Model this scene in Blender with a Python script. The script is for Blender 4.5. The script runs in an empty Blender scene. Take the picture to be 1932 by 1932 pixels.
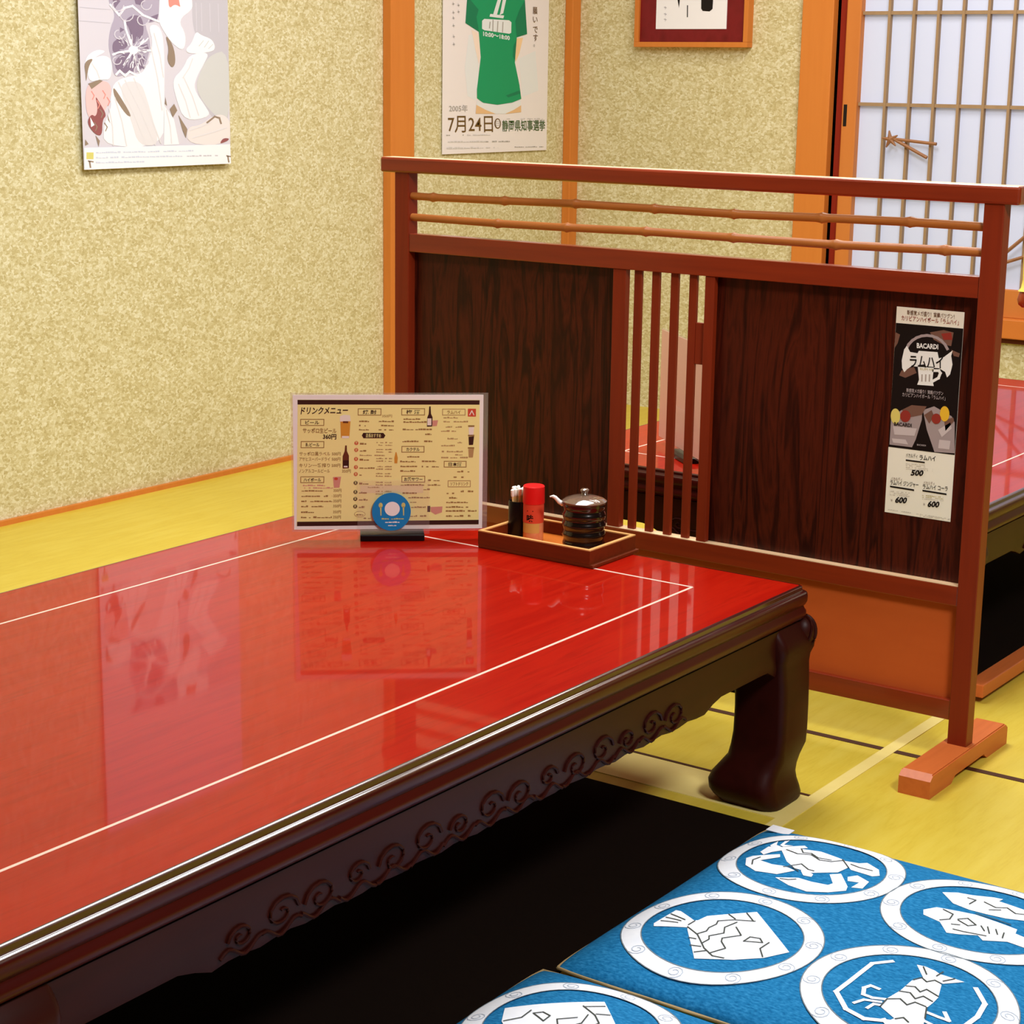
import bpy, bmesh, math, random
from mathutils import Vector, Matrix
from mathutils.geometry import tessellate_polygon
random.seed(7)
S = bpy.context.scene
COL = S.collection

# ------------------------------------------------------------------ camera
cam_d = bpy.data.cameras.new('camera'); cam = bpy.data.objects.new('camera', cam_d); COL.objects.link(cam)
cam_d.sensor_width = 36; cam_d.lens = 3577.8 / 1932 * 36; cam_d.clip_start = 0.05
r_, u_, w_ = Vector((.8143, .5803, .0140)), Vector((-.1419, .1757, .9742)), Vector((-.5629, .7952, -.2254))
w_.normalize(); r_ = (r_ - w_ * r_.dot(w_)).normalized(); u_ = r_.cross(w_)
M3 = Matrix((r_, u_, -w_)).transposed()
cam.matrix_world = Matrix.Translation((0, 0, 1.07)) @ M3.to_4x4()
S.camera = cam
# ------------------------------------------------------------------ world, lamps, exposure
S.view_settings.view_transform = 'Standard'; S.view_settings.look = 'None'
S.view_settings.gamma = 1; S.view_settings.exposure = 0.0; S.view_settings.use_curve_mapping = False
wd = bpy.data.worlds.new('world'); S.world = wd; wd.use_nodes = True
wd.node_tree.nodes['Background'].inputs[0].default_value = (1, .85, .7, 1)
wd.node_tree.nodes['Background'].inputs[1].default_value = 0.02
def area(name, loc, target, size, power, color, size_y=None):
    l = bpy.data.lights.new(name, 'AREA'); l.energy = power; l.color = color
    l.shape = 'RECTANGLE'; l.size = size; l.size_y = size_y or size
    o = bpy.data.objects.new(name, l); COL.objects.link(o); o.location = loc
    o.rotation_euler = (Vector(target) - Vector(loc)).to_track_quat('-Z', 'Y').to_euler()
    return o
area('ceiling_light', (-1.95, 2.85, 2.38), (-1.95, 2.85, 0), 0.9, 65, (.985, .99, 1), 1.5)
area('ceiling_light_far', (-1.9, 4.35, 2.38), (-1.9, 4.35, 0), 0.7, 24, (1, .94, .85))
area('fill_light_near', (0.35, 1.35, 2.34), (-1.2, 2.1, 0), 0.6, 80, (.98, .985, 1))  # added fill lamp, brightens the cushions, menu and flyer

# ------------------------------------------------------------------ helpers
def lin(c):
    return tuple((x / 255 / 12.92) if x / 255 <= .04045 else ((x / 255 + .055) / 1.055) ** 2.4 for x in c)
MATS = {}
def plain(name, rgb, rough=.6, spec=.3, metal=0, coat=0, emit=0, alpha=1, trans=0, lin_in=False):
    if name in MATS: return MATS[name]
    m = bpy.data.materials.new(name); m.use_nodes = True
    b = m.node_tree.nodes['Principled BSDF']; c = rgb if lin_in else lin(rgb)
    b.inputs['Base Color'].default_value = (*c, 1); b.inputs['Roughness'].default_value = rough
    b.inputs['Specular IOR Level'].default_value = spec; b.inputs['Metallic'].default_value = metal
    b.inputs['Coat Weight'].default_value = coat; b.inputs['Alpha'].default_value = alpha
    b.inputs['Transmission Weight'].default_value = trans
    if emit:
        b.inputs['Emission Color'].default_value = (*c, 1); b.inputs['Emission Strength'].default_value = emit
    MATS[name] = m; return m
def noisy(name, cols, scale=(1, 1, 1), nscale=6, detail=6, rough=.5, spec=.3, coat=0, coat_rough=.05, bump=0, dist=0, pos=None, kind='noise', mixv=None, rot=(0, 0, 0), bump_dist=.002, ior=1.5):
    if name in MATS: return MATS[name]
    m = bpy.data.materials.new(name); m.use_nodes = True; nt = m.node_tree; N = nt.nodes; L = nt.links
    b = N['Principled BSDF']; tc = N.new('ShaderNodeTexCoord'); mp = N.new('ShaderNodeMapping')
    mp.inputs['Scale'].default_value = scale; mp.inputs['Rotation'].default_value = rot; L.new(tc.outputs['Object'], mp.inputs[0])
    if kind == 'noise':
        t = N.new('ShaderNodeTexNoise'); t.inputs['Scale'].default_value = nscale; t.inputs['Detail'].default_value = detail
        t.inputs['Distortion'].default_value = dist; out = t.outputs[0]
    elif kind == 'wood':
        t0 = N.new('ShaderNodeTexNoise'); t0.inputs['Scale'].default_value = nscale; t0.inputs['Detail'].default_value = detail; t0.inputs['Distortion'].default_value = dist
        ml = N.new('ShaderNodeMath'); ml.operation = 'MULTIPLY'; ml.inputs[1].default_value = mixv or 9
        sn = N.new('ShaderNodeMath'); sn.operation = 'PINGPONG'; sn.inputs[1].default_value = 1.0
        L.new(t0.outputs[0], ml.inputs[0]); L.new(ml.outputs[0], sn.inputs[0])
        t = N.new('ShaderNodeTexNoise'); t.inputs['Scale'].default_value = nscale * 9; t.inputs['Detail'].default_value = 4; L.new(mp.outputs[0], t.inputs[0])
        L.new(mp.outputs[0], t0.inputs[0])
        mx = N.new('ShaderNodeMath'); mx.operation = 'MULTIPLY_ADD'; mx.inputs[1].default_value = .55
        sc = N.new('ShaderNodeMath'); sc.operation = 'MULTIPLY'; sc.inputs[1].default_value = .5
        L.new(t.outputs[0], sc.inputs[0]); L.new(sn.outputs[0], mx.inputs[0]); L.new(sc.outputs[0], mx.inputs[2]); out = mx.outputs[0]
    elif kind == 'flake':
        w = N.new('ShaderNodeTexNoise'); w.inputs['Scale'].default_value = nscale * .6; w.inputs['Detail'].default_value = 2
        L.new(mp.outputs[0], w.inputs[0])
        mxv = N.new('ShaderNodeVectorMath'); mxv.operation = 'MULTIPLY_ADD'; mxv.inputs[1].default_value = (.012, .012, .012)
        L.new(w.outputs[1], mxv.inputs[0]); L.new(mp.outputs[0], mxv.inputs[2])
        v = N.new('ShaderNodeTexVoronoi'); v.inputs['Scale'].default_value = nscale; L.new(mxv.outputs[0], v.inputs['Vector'])
        sp = N.new('ShaderNodeSeparateColor'); L.new(v.outputs['Color'], sp.inputs[0])
        n2 = N.new('ShaderNodeTexNoise'); n2.inputs['Scale'].default_value = nscale * 1.6; n2.inputs['Detail'].default_value = 5; L.new(mp.outputs[0], n2.inputs[0])
        n3 = N.new('ShaderNodeTexNoise'); n3.inputs['Scale'].default_value = nscale * .12; n3.inputs['Detail'].default_value = 3; L.new(mp.outputs[0], n3.inputs[0])
        a = N.new('ShaderNodeMath'); a.operation = 'MULTIPLY'; a.inputs[1].default_value = .38; L.new(sp.outputs[0], a.inputs[0])
        a2 = N.new('ShaderNodeMath'); a2.operation = 'MULTIPLY_ADD'; a2.inputs[1].default_value = .40; L.new(n2.outputs[0], a2.inputs[0]); L.new(a.outputs[0], a2.inputs[2])
        a3 = N.new('ShaderNodeMath'); a3.operation = 'MULTIPLY_ADD'; a3.inputs[1].default_value = .22; L.new(n3.outputs[0], a3.inputs[0]); L.new(a2.outputs[0], a3.inputs[2])
        out = a3.outputs[0]; t = None
    if kind == 'noise': L.new(mp.outputs[0], t.inputs[0])
    cr = N.new('ShaderNodeValToRGB'); el = cr.color_ramp.elements
    pos = pos or [i / (len(cols) - 1) for i in range(len(cols))]
    while len(el) < len(cols): el.new(.5)
    for e, p, c in zip(el, pos, cols): e.position = p; e.color = (*lin(c), 1)
    L.new(out, cr.inputs[0]); L.new(cr.outputs[0], b.inputs['Base Color'])
    b.inputs['Roughness'].default_value = rough; b.inputs['Specular IOR Level'].default_value = spec
    b.inputs['Coat Weight'].default_value = coat; b.inputs['Coat Roughness'].default_value = coat_rough; b.inputs['Coat IOR'].default_value = ior
    if bump:
        bp = N.new('ShaderNodeBump'); bp.inputs['Strength'].default_value = bump; bp.inputs['Distance'].default_value = bump_dist
        L.new(out, bp.inputs['Height']); L.new(bp.outputs[0], b.inputs['Normal'])
    MATS[name] = m; return m

def tag(o, label=None, cat=None, group=None, kind=None):
    if label: o['label'] = label
    if cat: o['category'] = cat
    if group: o['group'] = group
    if kind: o['kind'] = kind
    return o
def empty(name, loc, rz=0, **k):
    o = bpy.data.objects.new(name, None); COL.objects.link(o); o.location = loc; o.rotation_euler = (0, 0, rz)
    o.empty_display_size = .05
    return tag(o, **k)

class MB:
    """collects shapes; build() links them as one mesh object"""
    def __init__(s): s.bm = bmesh.new(); s.mi = 0
    def _mark(s, n0):
        for f in list(s.bm.faces)[n0:]: f.material_index = s.mi
    def box(s, x0, x1, y0, y1, z0, z1, bev=0, seg=2, mtx=None):
        t = bmesh.new(); bmesh.ops.create_cube(t, size=1)
        for v in t.verts: v.co = Vector((x0 + (v.co.x + .5) * (x1 - x0), y0 + (v.co.y + .5) * (y1 - y0), z0 + (v.co.z + .5) * (z1 - z0)))
        if bev: bmesh.ops.bevel(t, geom=list(t.edges), offset=bev, segments=seg, affect='EDGES', profile=.5)
        if mtx: bmesh.ops.transform(t, matrix=mtx, verts=list(t.verts))
        s.absorb(t); return s
    def absorb(s, t):
        n0 = len(s.bm.faces); mp = {v: s.bm.verts.new(v.co) for v in t.verts}
        for f in t.faces:
            try: s.bm.faces.new([mp[v] for v in f.verts])
            except ValueError: pass
        t.free(); s.bm.faces.ensure_lookup_table(); s._mark(n0)
    def loft(s, rings, cap=True, closed=True):
        n0 = len(s.bm.faces); R = [[s.bm.verts.new(p) for p in r] for r in rings]
        for a, b in zip(R, R[1:]):
            n = len(a)
            for i in range(n if closed else n - 1):
                s.bm.faces.new((a[i], a[(i + 1) % n], b[(i + 1) % n], b[i]))
        if cap and closed: s.bm.faces.new(list(reversed(R[0]))); s.bm.faces.new(R[-1])
        s.bm.faces.ensure_lookup_table(); s._mark(n0); return s
    def lathe(s, prof, c=(0, 0), seg=32, cap=True):
        rings = [[(c[0] + r * math.cos(2 * math.pi * i / seg), c[1] + r * math.sin(2 * math.pi * i / seg), z) for i in range(seg)] for r, z in prof]
        return s.loft(rings, cap)
    def tube(s, pts, rad, seg=10, flat=1.0, cap=True):
        pts = [Vector(p) for p in pts]; rs = rad if isinstance(rad, (list, tuple)) else [rad] * len(pts); rings = []
        for i, p in enumerate(pts):
            d = (pts[min(i + 1, len(pts) - 1)] - pts[max(i - 1, 0)]).normalized()
            a = d.cross(Vector((0, 0, 1)) if abs(d.z) < .9 else Vector((1, 0, 0))).normalized(); b = a.cross(d)
            rings.append([p + (a * math.cos(2 * math.pi * k / seg) * flat + b * math.sin(2 * math.pi * k / seg)) * rs[i] for k in range(seg)])
        return s.loft(rings, cap)
    def build(s, name, mats, parent=None, smooth=None, world=True):
        bmesh.ops.recalc_face_normals(s.bm, faces=list(s.bm.faces))
        me = bpy.data.meshes.new(name)
        if parent is not None and world:
            root = parent
            loc = Vector((0, 0, 0))
            while root is not None: loc += root.location; root = root.parent
            bmesh.ops.translate(s.bm, verts=list(s.bm.verts), vec=-loc)
        s.bm.to_mesh(me); s.bm.free()
        for m in (mats if isinstance(mats, (list, tuple)) else [mats]): me.materials.append(m)
        if smooth is not None:
            me.polygons.foreach_set('use_smooth', [True] * len(me.polygons))
            try: me.set_sharp_from_angle(angle=math.radians(smooth))
            except Exception: pass
        o = bpy.data.objects.new(name, me); COL.objects.link(o)
        if parent is not None: o.parent = parent
        return o
def single(mb, name, mats, loc, smooth=None):
    """a one-mesh thing with its origin at its base"""
    bmesh.ops.translate(mb.bm, verts=list(mb.bm.verts), vec=-Vector(loc))
    o = mb.build(name, mats, None, smooth); o.location = loc; return o
def copy_tree(o, parent=None):
    c = o.copy(); COL.objects.link(c); c.parent = parent
    for ch in list(o.children): copy_tree(ch, c)
    return c

# ---- lettering: outlines of the built-in font, as mesh
TXT = {}
def text_geo(s, bold=0.0):
    key = (s, bold)
    if key in TXT: return TXT[key]
    c = bpy.data.curves.new('lettering', 'FONT'); c.body = s; c.resolution_u = 2; c.offset = bold
    o = bpy.data.objects.new('lettering', c); COL.objects.link(o)
    dg = bpy.context.evaluated_depsgraph_get(); me = bpy.data.meshes.new_from_object(o.evaluated_get(dg))
    vs = [v.co.xy.copy() for v in me.vertices]; fs = [tuple(p.vertices) for p in me.polygons]
    bpy.data.objects.remove(o); bpy.data.curves.remove(c); bpy.data.meshes.remove(me)
    x1 = max([v.x for v in vs] or [1]); x0 = min([v.x for v in vs] or [0])
    TXT[key] = (vs, fs, x0, x1); return TXT[key]
def homography(src, dst):
    A = []
    for (x, y), (u, v) in zip(src, dst):
        A.append([x, y, 1, 0, 0, 0, -u * x, -u * y, u]); A.append([0, 0, 0, x, y, 1, -v * x, -v * y, v])
    n = 8
    for i in range(n):
        p = max(range(i, n), key=lambda r: abs(A[r][i])); A[i], A[p] = A[p], A[i]
        A[i] = [a / A[i][i] for a in A[i]]
        for r in range(n):
            if r != i: k = A[r][i]; A[r] = [a - k * b for a, b in zip(A[r], A[i])]
    h = [A[i][8] for i in range(n)]
    def f(x, y):
        d = h[6] * x + h[7] * y + 1
        return ((h[0] * x + h[1] * y + h[2]) / d, (h[3] * x + h[4] * y + h[5]) / d)
    return f
class Print:
    """flat printed artwork: drawing units (any quad) -> sheet metres -> 3D"""
    def __init__(s, quad, w, h, O, U, V, N, eps=.00022, thick=.0006):
        s.H = homography(quad, [(0, h), (w, h), (w, 0), (0, 0)]); s.w, s.h = w, h
        s.O, s.U, s.V, s.N = Vector(O), Vector(U), Vector(V), Vector(N); s.eps = eps
        s.mb = MB(); s.mats = []; s.thick = thick; s.ext = 0; s.soft = False
    def P(s, uv, layer): return s.O + s.U * uv[0] + s.V * uv[1] + s.N * (layer * s.eps)
    def idx(s, m):
        if m not in s.mats: s.mats.append(m)
        return s.mats.index(m)
    def base(s, m, mg=0):
        a = s.idx(m); s.mb.mi = a
        q = [(-mg, -mg), (s.w + mg, -mg), (s.w + mg, s.h + mg), (-mg, s.h + mg)]
        s.mb.loft([[s.O + s.U * u + s.V * v - s.N * s.thick for u, v in q], [s.O + s.U * u + s.V * v for u, v in q]])
    def faces(s, pts, fs, m, layer):
        bm = s.mb.bm; vs = [bm.verts.new(s.P(p, layer)) for p in pts]; k = s.idx(m)
        for f in fs:
            try: bm.faces.new([vs[i] for i in f]).material_index = k
            except ValueError: pass
    def poly(s, pts, m, layer=1):
        if s.ext and len(pts) > 4 and s.soft:
            for _ in range(2):
                o = []
                for a, c in zip(pts, pts[1:] + pts[:1]):
                    if a[1] == 0 and c[1] == 0: o += [a, c]
                    else: o += [a if a[1] == 0 else (a[0] * .75 + c[0] * .25, a[1] * .75 + c[1] * .25), c if c[1] == 0 else (a[0] * .25 + c[0] * .75, a[1] * .25 + c[1] * .75)]
                pts = o
        q = [s.H(x, -60 if (y == 0 and s.ext) else y) for x, y in pts]; q = [(min(max(u, 0), s.w), min(max(v, 0), s.h + s.ext)) for u, v in q]
        s.faces(q, tessellate_polygon([[Vector((u, v, 0)) for u, v in q]]), m, layer)
    def ell(s, cx, cy, rx, ry, m, layer=1, n=24):
        s.poly([(cx + rx * math.cos(2 * math.pi * i / n), cy + ry * math.sin(2 * math.pi * i / n)) for i in range(n)], m, layer)
    def rect(s, x0, y0, x1, y1, m, layer=1, slope=0):
        s.poly([(x0, y0), (x1, y0 + slope * (x1 - x0)), (x1, y1 + slope * (x1 - x0)), (x0, y1)], m, layer)
    def stroke(s, pts, w, m, layer=2):
        for i, ((x0, y0), (x1, y1)) in enumerate(zip(pts, pts[1:])):
            d = math.hypot(x1 - x0, y1 - y0) or 1; a, b = (x1 - x0) / d, (y1 - y0) / d; e = w * .45; n = (-b * w / 2, a * w / 2)
            s.poly([(x0 - a * e + n[0], y0 - b * e + n[1]), (x1 + a * e + n[0], y1 + b * e + n[1]), (x1 + a * e - n[0], y1 + b * e - n[1]), (x0 - a * e - n[0], y0 - b * e - n[1])], m, layer + i * .01)
    def frame(s, x0, y0, x1, y1, w, m, layer=2, slope=0):
        q = [(x0, y0), (x1, y0 + slope * (x1 - x0)), (x1, y1 + slope * (x1 - x0)), (x0, y1), (x0, y0)]; s.stroke(q, w, m, layer)
    def text(s, t, x, y, h, m, layer=2, width=None, slope=0, bold=0.0, italic=0):
        """baseline-left x,y; h = letter height in drawing units; width squeezes it to fit"""
        vs, fs, x0, x1 = text_geo(t, bold); k = h / .75; kx = k if width is None else width / max(x1 - x0, .01)
        pts = []
        for v in vs:
            X = (v.x - x0) * kx + italic * v.y * k; pts.append(s.H(x + X, y - v.y * k + slope * X))
        s.faces(pts, fs, m, layer)
    def scrib(s, x0, x1, y, h, m, layer=2, slope=0, dens=.7):
        """a line of print too small to read: broken dashes"""
        x = x0
        while x < x1:
            w = random.uniform(.5, 1.5) * h
            if random.random() < dens:
                yy = y + slope * (x - x0); hh = h * random.uniform(.25, .6)
                s.rect(x, yy - hh, min(x + w * .85, x1), yy, m, layer)
            x += w
    def build(s, name, parent=None, loc=None):
        if parent is not None: return s.mb.build(name, s.mats, parent)
        return single(s.mb, name, s.mats, loc)

# ------------------------------------------------------------------ materials
m_wall = noisy('straw_plaster', [(178, 163, 112), (198, 186, 139), (210, 201, 159), (228, 223, 194)], scale=(1, 1, 1.35), nscale=132, kind='flake', pos=[.22, .40, .55, .74], rough=.95, spec=.1, bump=.22, bump_dist=.003)
m_floor = noisy('yellow_floor', [(198, 170, 50), (208, 184, 64), (212, 190, 74), (203, 177, 56)], scale=(6, .8, 6), nscale=5, detail=5, kind='wood', mixv=4, rough=.42, spec=.35)
m_post = noisy('cedar_post', [(196, 112, 42), (208, 126, 52), (190, 104, 38)], scale=(8, 8, .5), nscale=3, rough=.5, spec=.3)
m_scrV = noisy('partition_wood', [(112, 31, 9), (130, 40, 12), (102, 26, 8)], scale=(14, 14, .9), nscale=4, rough=.45, spec=.35)
m_scrH = noisy('partition_wood_rail', [(92, 24, 7), (124, 37, 11), (140, 46, 15), (100, 27, 8)], scale=(.9, 16, 16), nscale=4, detail=8, rough=.42, spec=.35, coat=.7, coat_rough=.12)
m_foot = noisy('partition_foot_wood', [(186, 90, 40), (206, 108, 52), (178, 84, 36)], scale=(14, 1.2, 14), nscale=4, rough=.4, spec=.35)
m_panel = noisy('dark_cedar_board', [(16, 2, 1), (48, 10, 3), (80, 25, 9), (28, 4, 2)], scale=(5, 5, .45), nscale=4.5, dist=1.2, kind='wood', mixv=11, rough=.4, spec=.3)
m_lower = noisy('plywood_board', [(190, 84, 34), (200, 94, 40)], scale=(2, 2, 6), nscale=6, rough=.55, spec=.2)
m_bamboo = noisy('smoked_bamboo', [(150, 82, 34), (178, 106, 48), (140, 72, 28)], scale=(1, 14, 14), nscale=6, rough=.4, spec=.4)
m_red = noisy('red_lacquer_top', [(138, 10, 1), (156, 16, 3), (164, 22, 5), (131, 9, 1)], scale=(9, .55, 1), nscale=4, detail=7, kind='wood', mixv=5, rough=.35, spec=.04, coat=.48, coat_rough=.035, ior=1.40)
m_dark = noisy('dark_rosewood', [(34, 7, 4), (50, 12, 7), (30, 6, 3)], scale=(8, .8, 8), nscale=4, rough=.42, spec=.14)
m_edge = noisy('polished_rosewood', [(44, 6, 4), (58, 10, 6), (38, 5, 3)], scale=(8, .8, 8), nscale=4, rough=.3, spec=.4, coat=1, coat_rough=.09)
m_mould = noisy('moulded_rosewood', [(50, 7, 4), (66, 12, 7), (44, 6, 3)], scale=(8, .8, 8), nscale=4, rough=.3, spec=.25)
m_toplit = noisy('top_lit_wood', [(216, 172, 130), (232, 196, 156), (206, 160, 116)], scale=(1, 12, 12), nscale=5, rough=.4, spec=.4)  # pale tone paints overhead lamplight onto the rail tops
m_inlay = plain('pale_inlay', (236, 205, 190), .25, .6)
m_paper = plain('white_paper', (238, 238, 242), .6, .2)

# ------------------------------------------------------------------ the room
XW, YB, ZC = -3.5424, 5.31, 2.4
def struct(mb, name, mats, smooth=None, parent=None):
    o = mb.build(name, mats, parent, smooth)
    if parent is None: o['kind'] = 'structure'
    return o
struct(MB().box(XW - .1, 1.6, -.6, YB + .1, -.08, 0), 'floor', m_floor)
struct(MB().box(XW - .1, XW, -.6, YB + .1, 0, ZC), 'wall_left', m_wall)
WX0, WX1, WZ0 = -2.596, -0.70, .335
b = MB(); b.box(XW, WX0, YB, YB + .1, 0, ZC); b.box(WX0, WX1, YB, YB + .1, 0, WZ0); b.box(WX1, 1.6, YB, YB + .1, 0, ZC); b.box(WX0, WX1, YB, YB + .1, 1.95, ZC)
struct(b, 'wall_back', m_wall)
struct(MB().box(XW - .1, 1.6, -.6, YB + .1, ZC, ZC + .06), 'ceiling', noisy('ceiling_board', [(205, 194, 176), (216, 206, 190)], scale=(1, 8, 1), nscale=3, rough=.8))
struct(MB().box(XW, -3.511, 4.331, 4.440, 0, ZC, .003), 'trim_1', m_post)
struct(MB().box(XW, -3.512, 5.262, YB, 0, ZC, .003), 'trim_2', m_post)
struct(MB().box(-2.700, -2.596, YB - .03, YB + .08, 0, ZC, .003), 'trim_3', m_post)
struct(MB().box(XW, XW + .012, -.6, YB, 0, .012), 'trim_4', m_post)
pale = noisy('pale_floor_strip', [(228, 206, 120), (236, 218, 140)], scale=(3, 3, 3), nscale=8, rough=.4)
struct(MB().box(-1.199, -1.177, 2.30, 2.97, 0, .0012), 'trim_5', pale)
struct(MB().box(-2.6, -1.199, 2.38, 2.487, 0, .0012), 'trim_6', pale)
seam = plain('dark_mat_edging', (70, 34, 10), .7)
struct(MB().box(-2.1, 1.5, 2.748, 2.762, 0, .0008), 'trim_7', seam)
struct(MB().box(-2.6, -1.199, 2.4905, 2.497, 0, .0008), 'trim_8', seam)

# shoji window
win = empty('window_1', (-1.6, YB, WZ0), kind='structure')
m_sho = noisy('shoji_frame_wood', [(196, 116, 50), (206, 128, 60)], scale=(8, 8, .6), nscale=3, rough=.5)
m_shoH = noisy('shoji_sill_wood', [(200, 112, 44), (212, 126, 54)], scale=(.6, 8, 8), nscale=3, rough=.45)
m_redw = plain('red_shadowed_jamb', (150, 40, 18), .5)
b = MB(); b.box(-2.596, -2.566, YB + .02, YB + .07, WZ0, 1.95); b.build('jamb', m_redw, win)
b = MB(); b.box(-2.6, WX1, YB - .035, YB + .06, .342, .398, .003); b.build('sill', m_shoH, win)
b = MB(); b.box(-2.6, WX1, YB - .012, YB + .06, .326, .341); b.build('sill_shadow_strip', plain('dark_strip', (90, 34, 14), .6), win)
b = MB(); b.box(-2.566, -2.519, YB - .004, YB + .03, .398, 1.95, .003); b.box(-2.519, WX1, YB + .002, YB + .03, .398, .479, .002); b.box(-2.519, WX1, YB + .002, YB + .03, 1.90, 1.95); sash = b.build('sash_frame', [m_sho], win)
b = MB(); b.box(-2.521, WX1, YB + .022, YB + .024, .47, 1.91)
b.build('paper', plain('shoji_paper', (192, 200, 224), .8, .05, emit=.25), win)
m_kum = noisy('kumiko_wood', [(146, 118, 86), (168, 140, 106)], scale=(9, 9, 2), nscale=5, rough=.55)
b = MB(); x = -2.434
while x < WX1: b.box(x - .0042, x + .0042, YB + .006, YB + .0215, .478, 1.905); x += .0763
for z in (.732, .995, 1.258, 1.521, 1.784): b.box(-2.52, WX1, YB + .008, YB + .0215, z - .005, z + .005)
b.build('lattice', m_kum, win)
b = MB(); b.box(-2.560, -2.549, YB - .0055, YB, .929, .993, .001); b.build('finger_pull', plain('black_pull', (16, 12, 10), .5), sash)['label'] = 'black recessed finger pull'
def sticks(segs, r):
    b = MB()
    for p, q in segs: b.tube([(p[0], YB - .004, p[1]), (q[0], YB - .004, q[1])], r, 6)
    return b
b = sticks([((-2.413, .898), (-2.258, .886)), ((-2.392, .896), (-2.285, .846))], .0052)
st = [(-2.408, .893)]
for k in range(5):
    a = math.radians(100 + 72 * k); b.tube([(-2.404, YB - .005, .895), (-2.404 + .026 * math.cos(a), YB - .005, .895 + .026 * math.sin(a))], [.008, .002], 6)
b.build('twig_ornament', noisy('twig', [(136, 92, 62), (166, 120, 84)], scale=(4, 4, 4), nscale=9, rough=.6), win, 40)
b = sticks([((-2.045, .568), (-1.93, .672)), ((-2.045, .55), (-1.93, .592))], .0055)
b.build('twig_ornament', MATS['twig'], win, 40)

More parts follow.
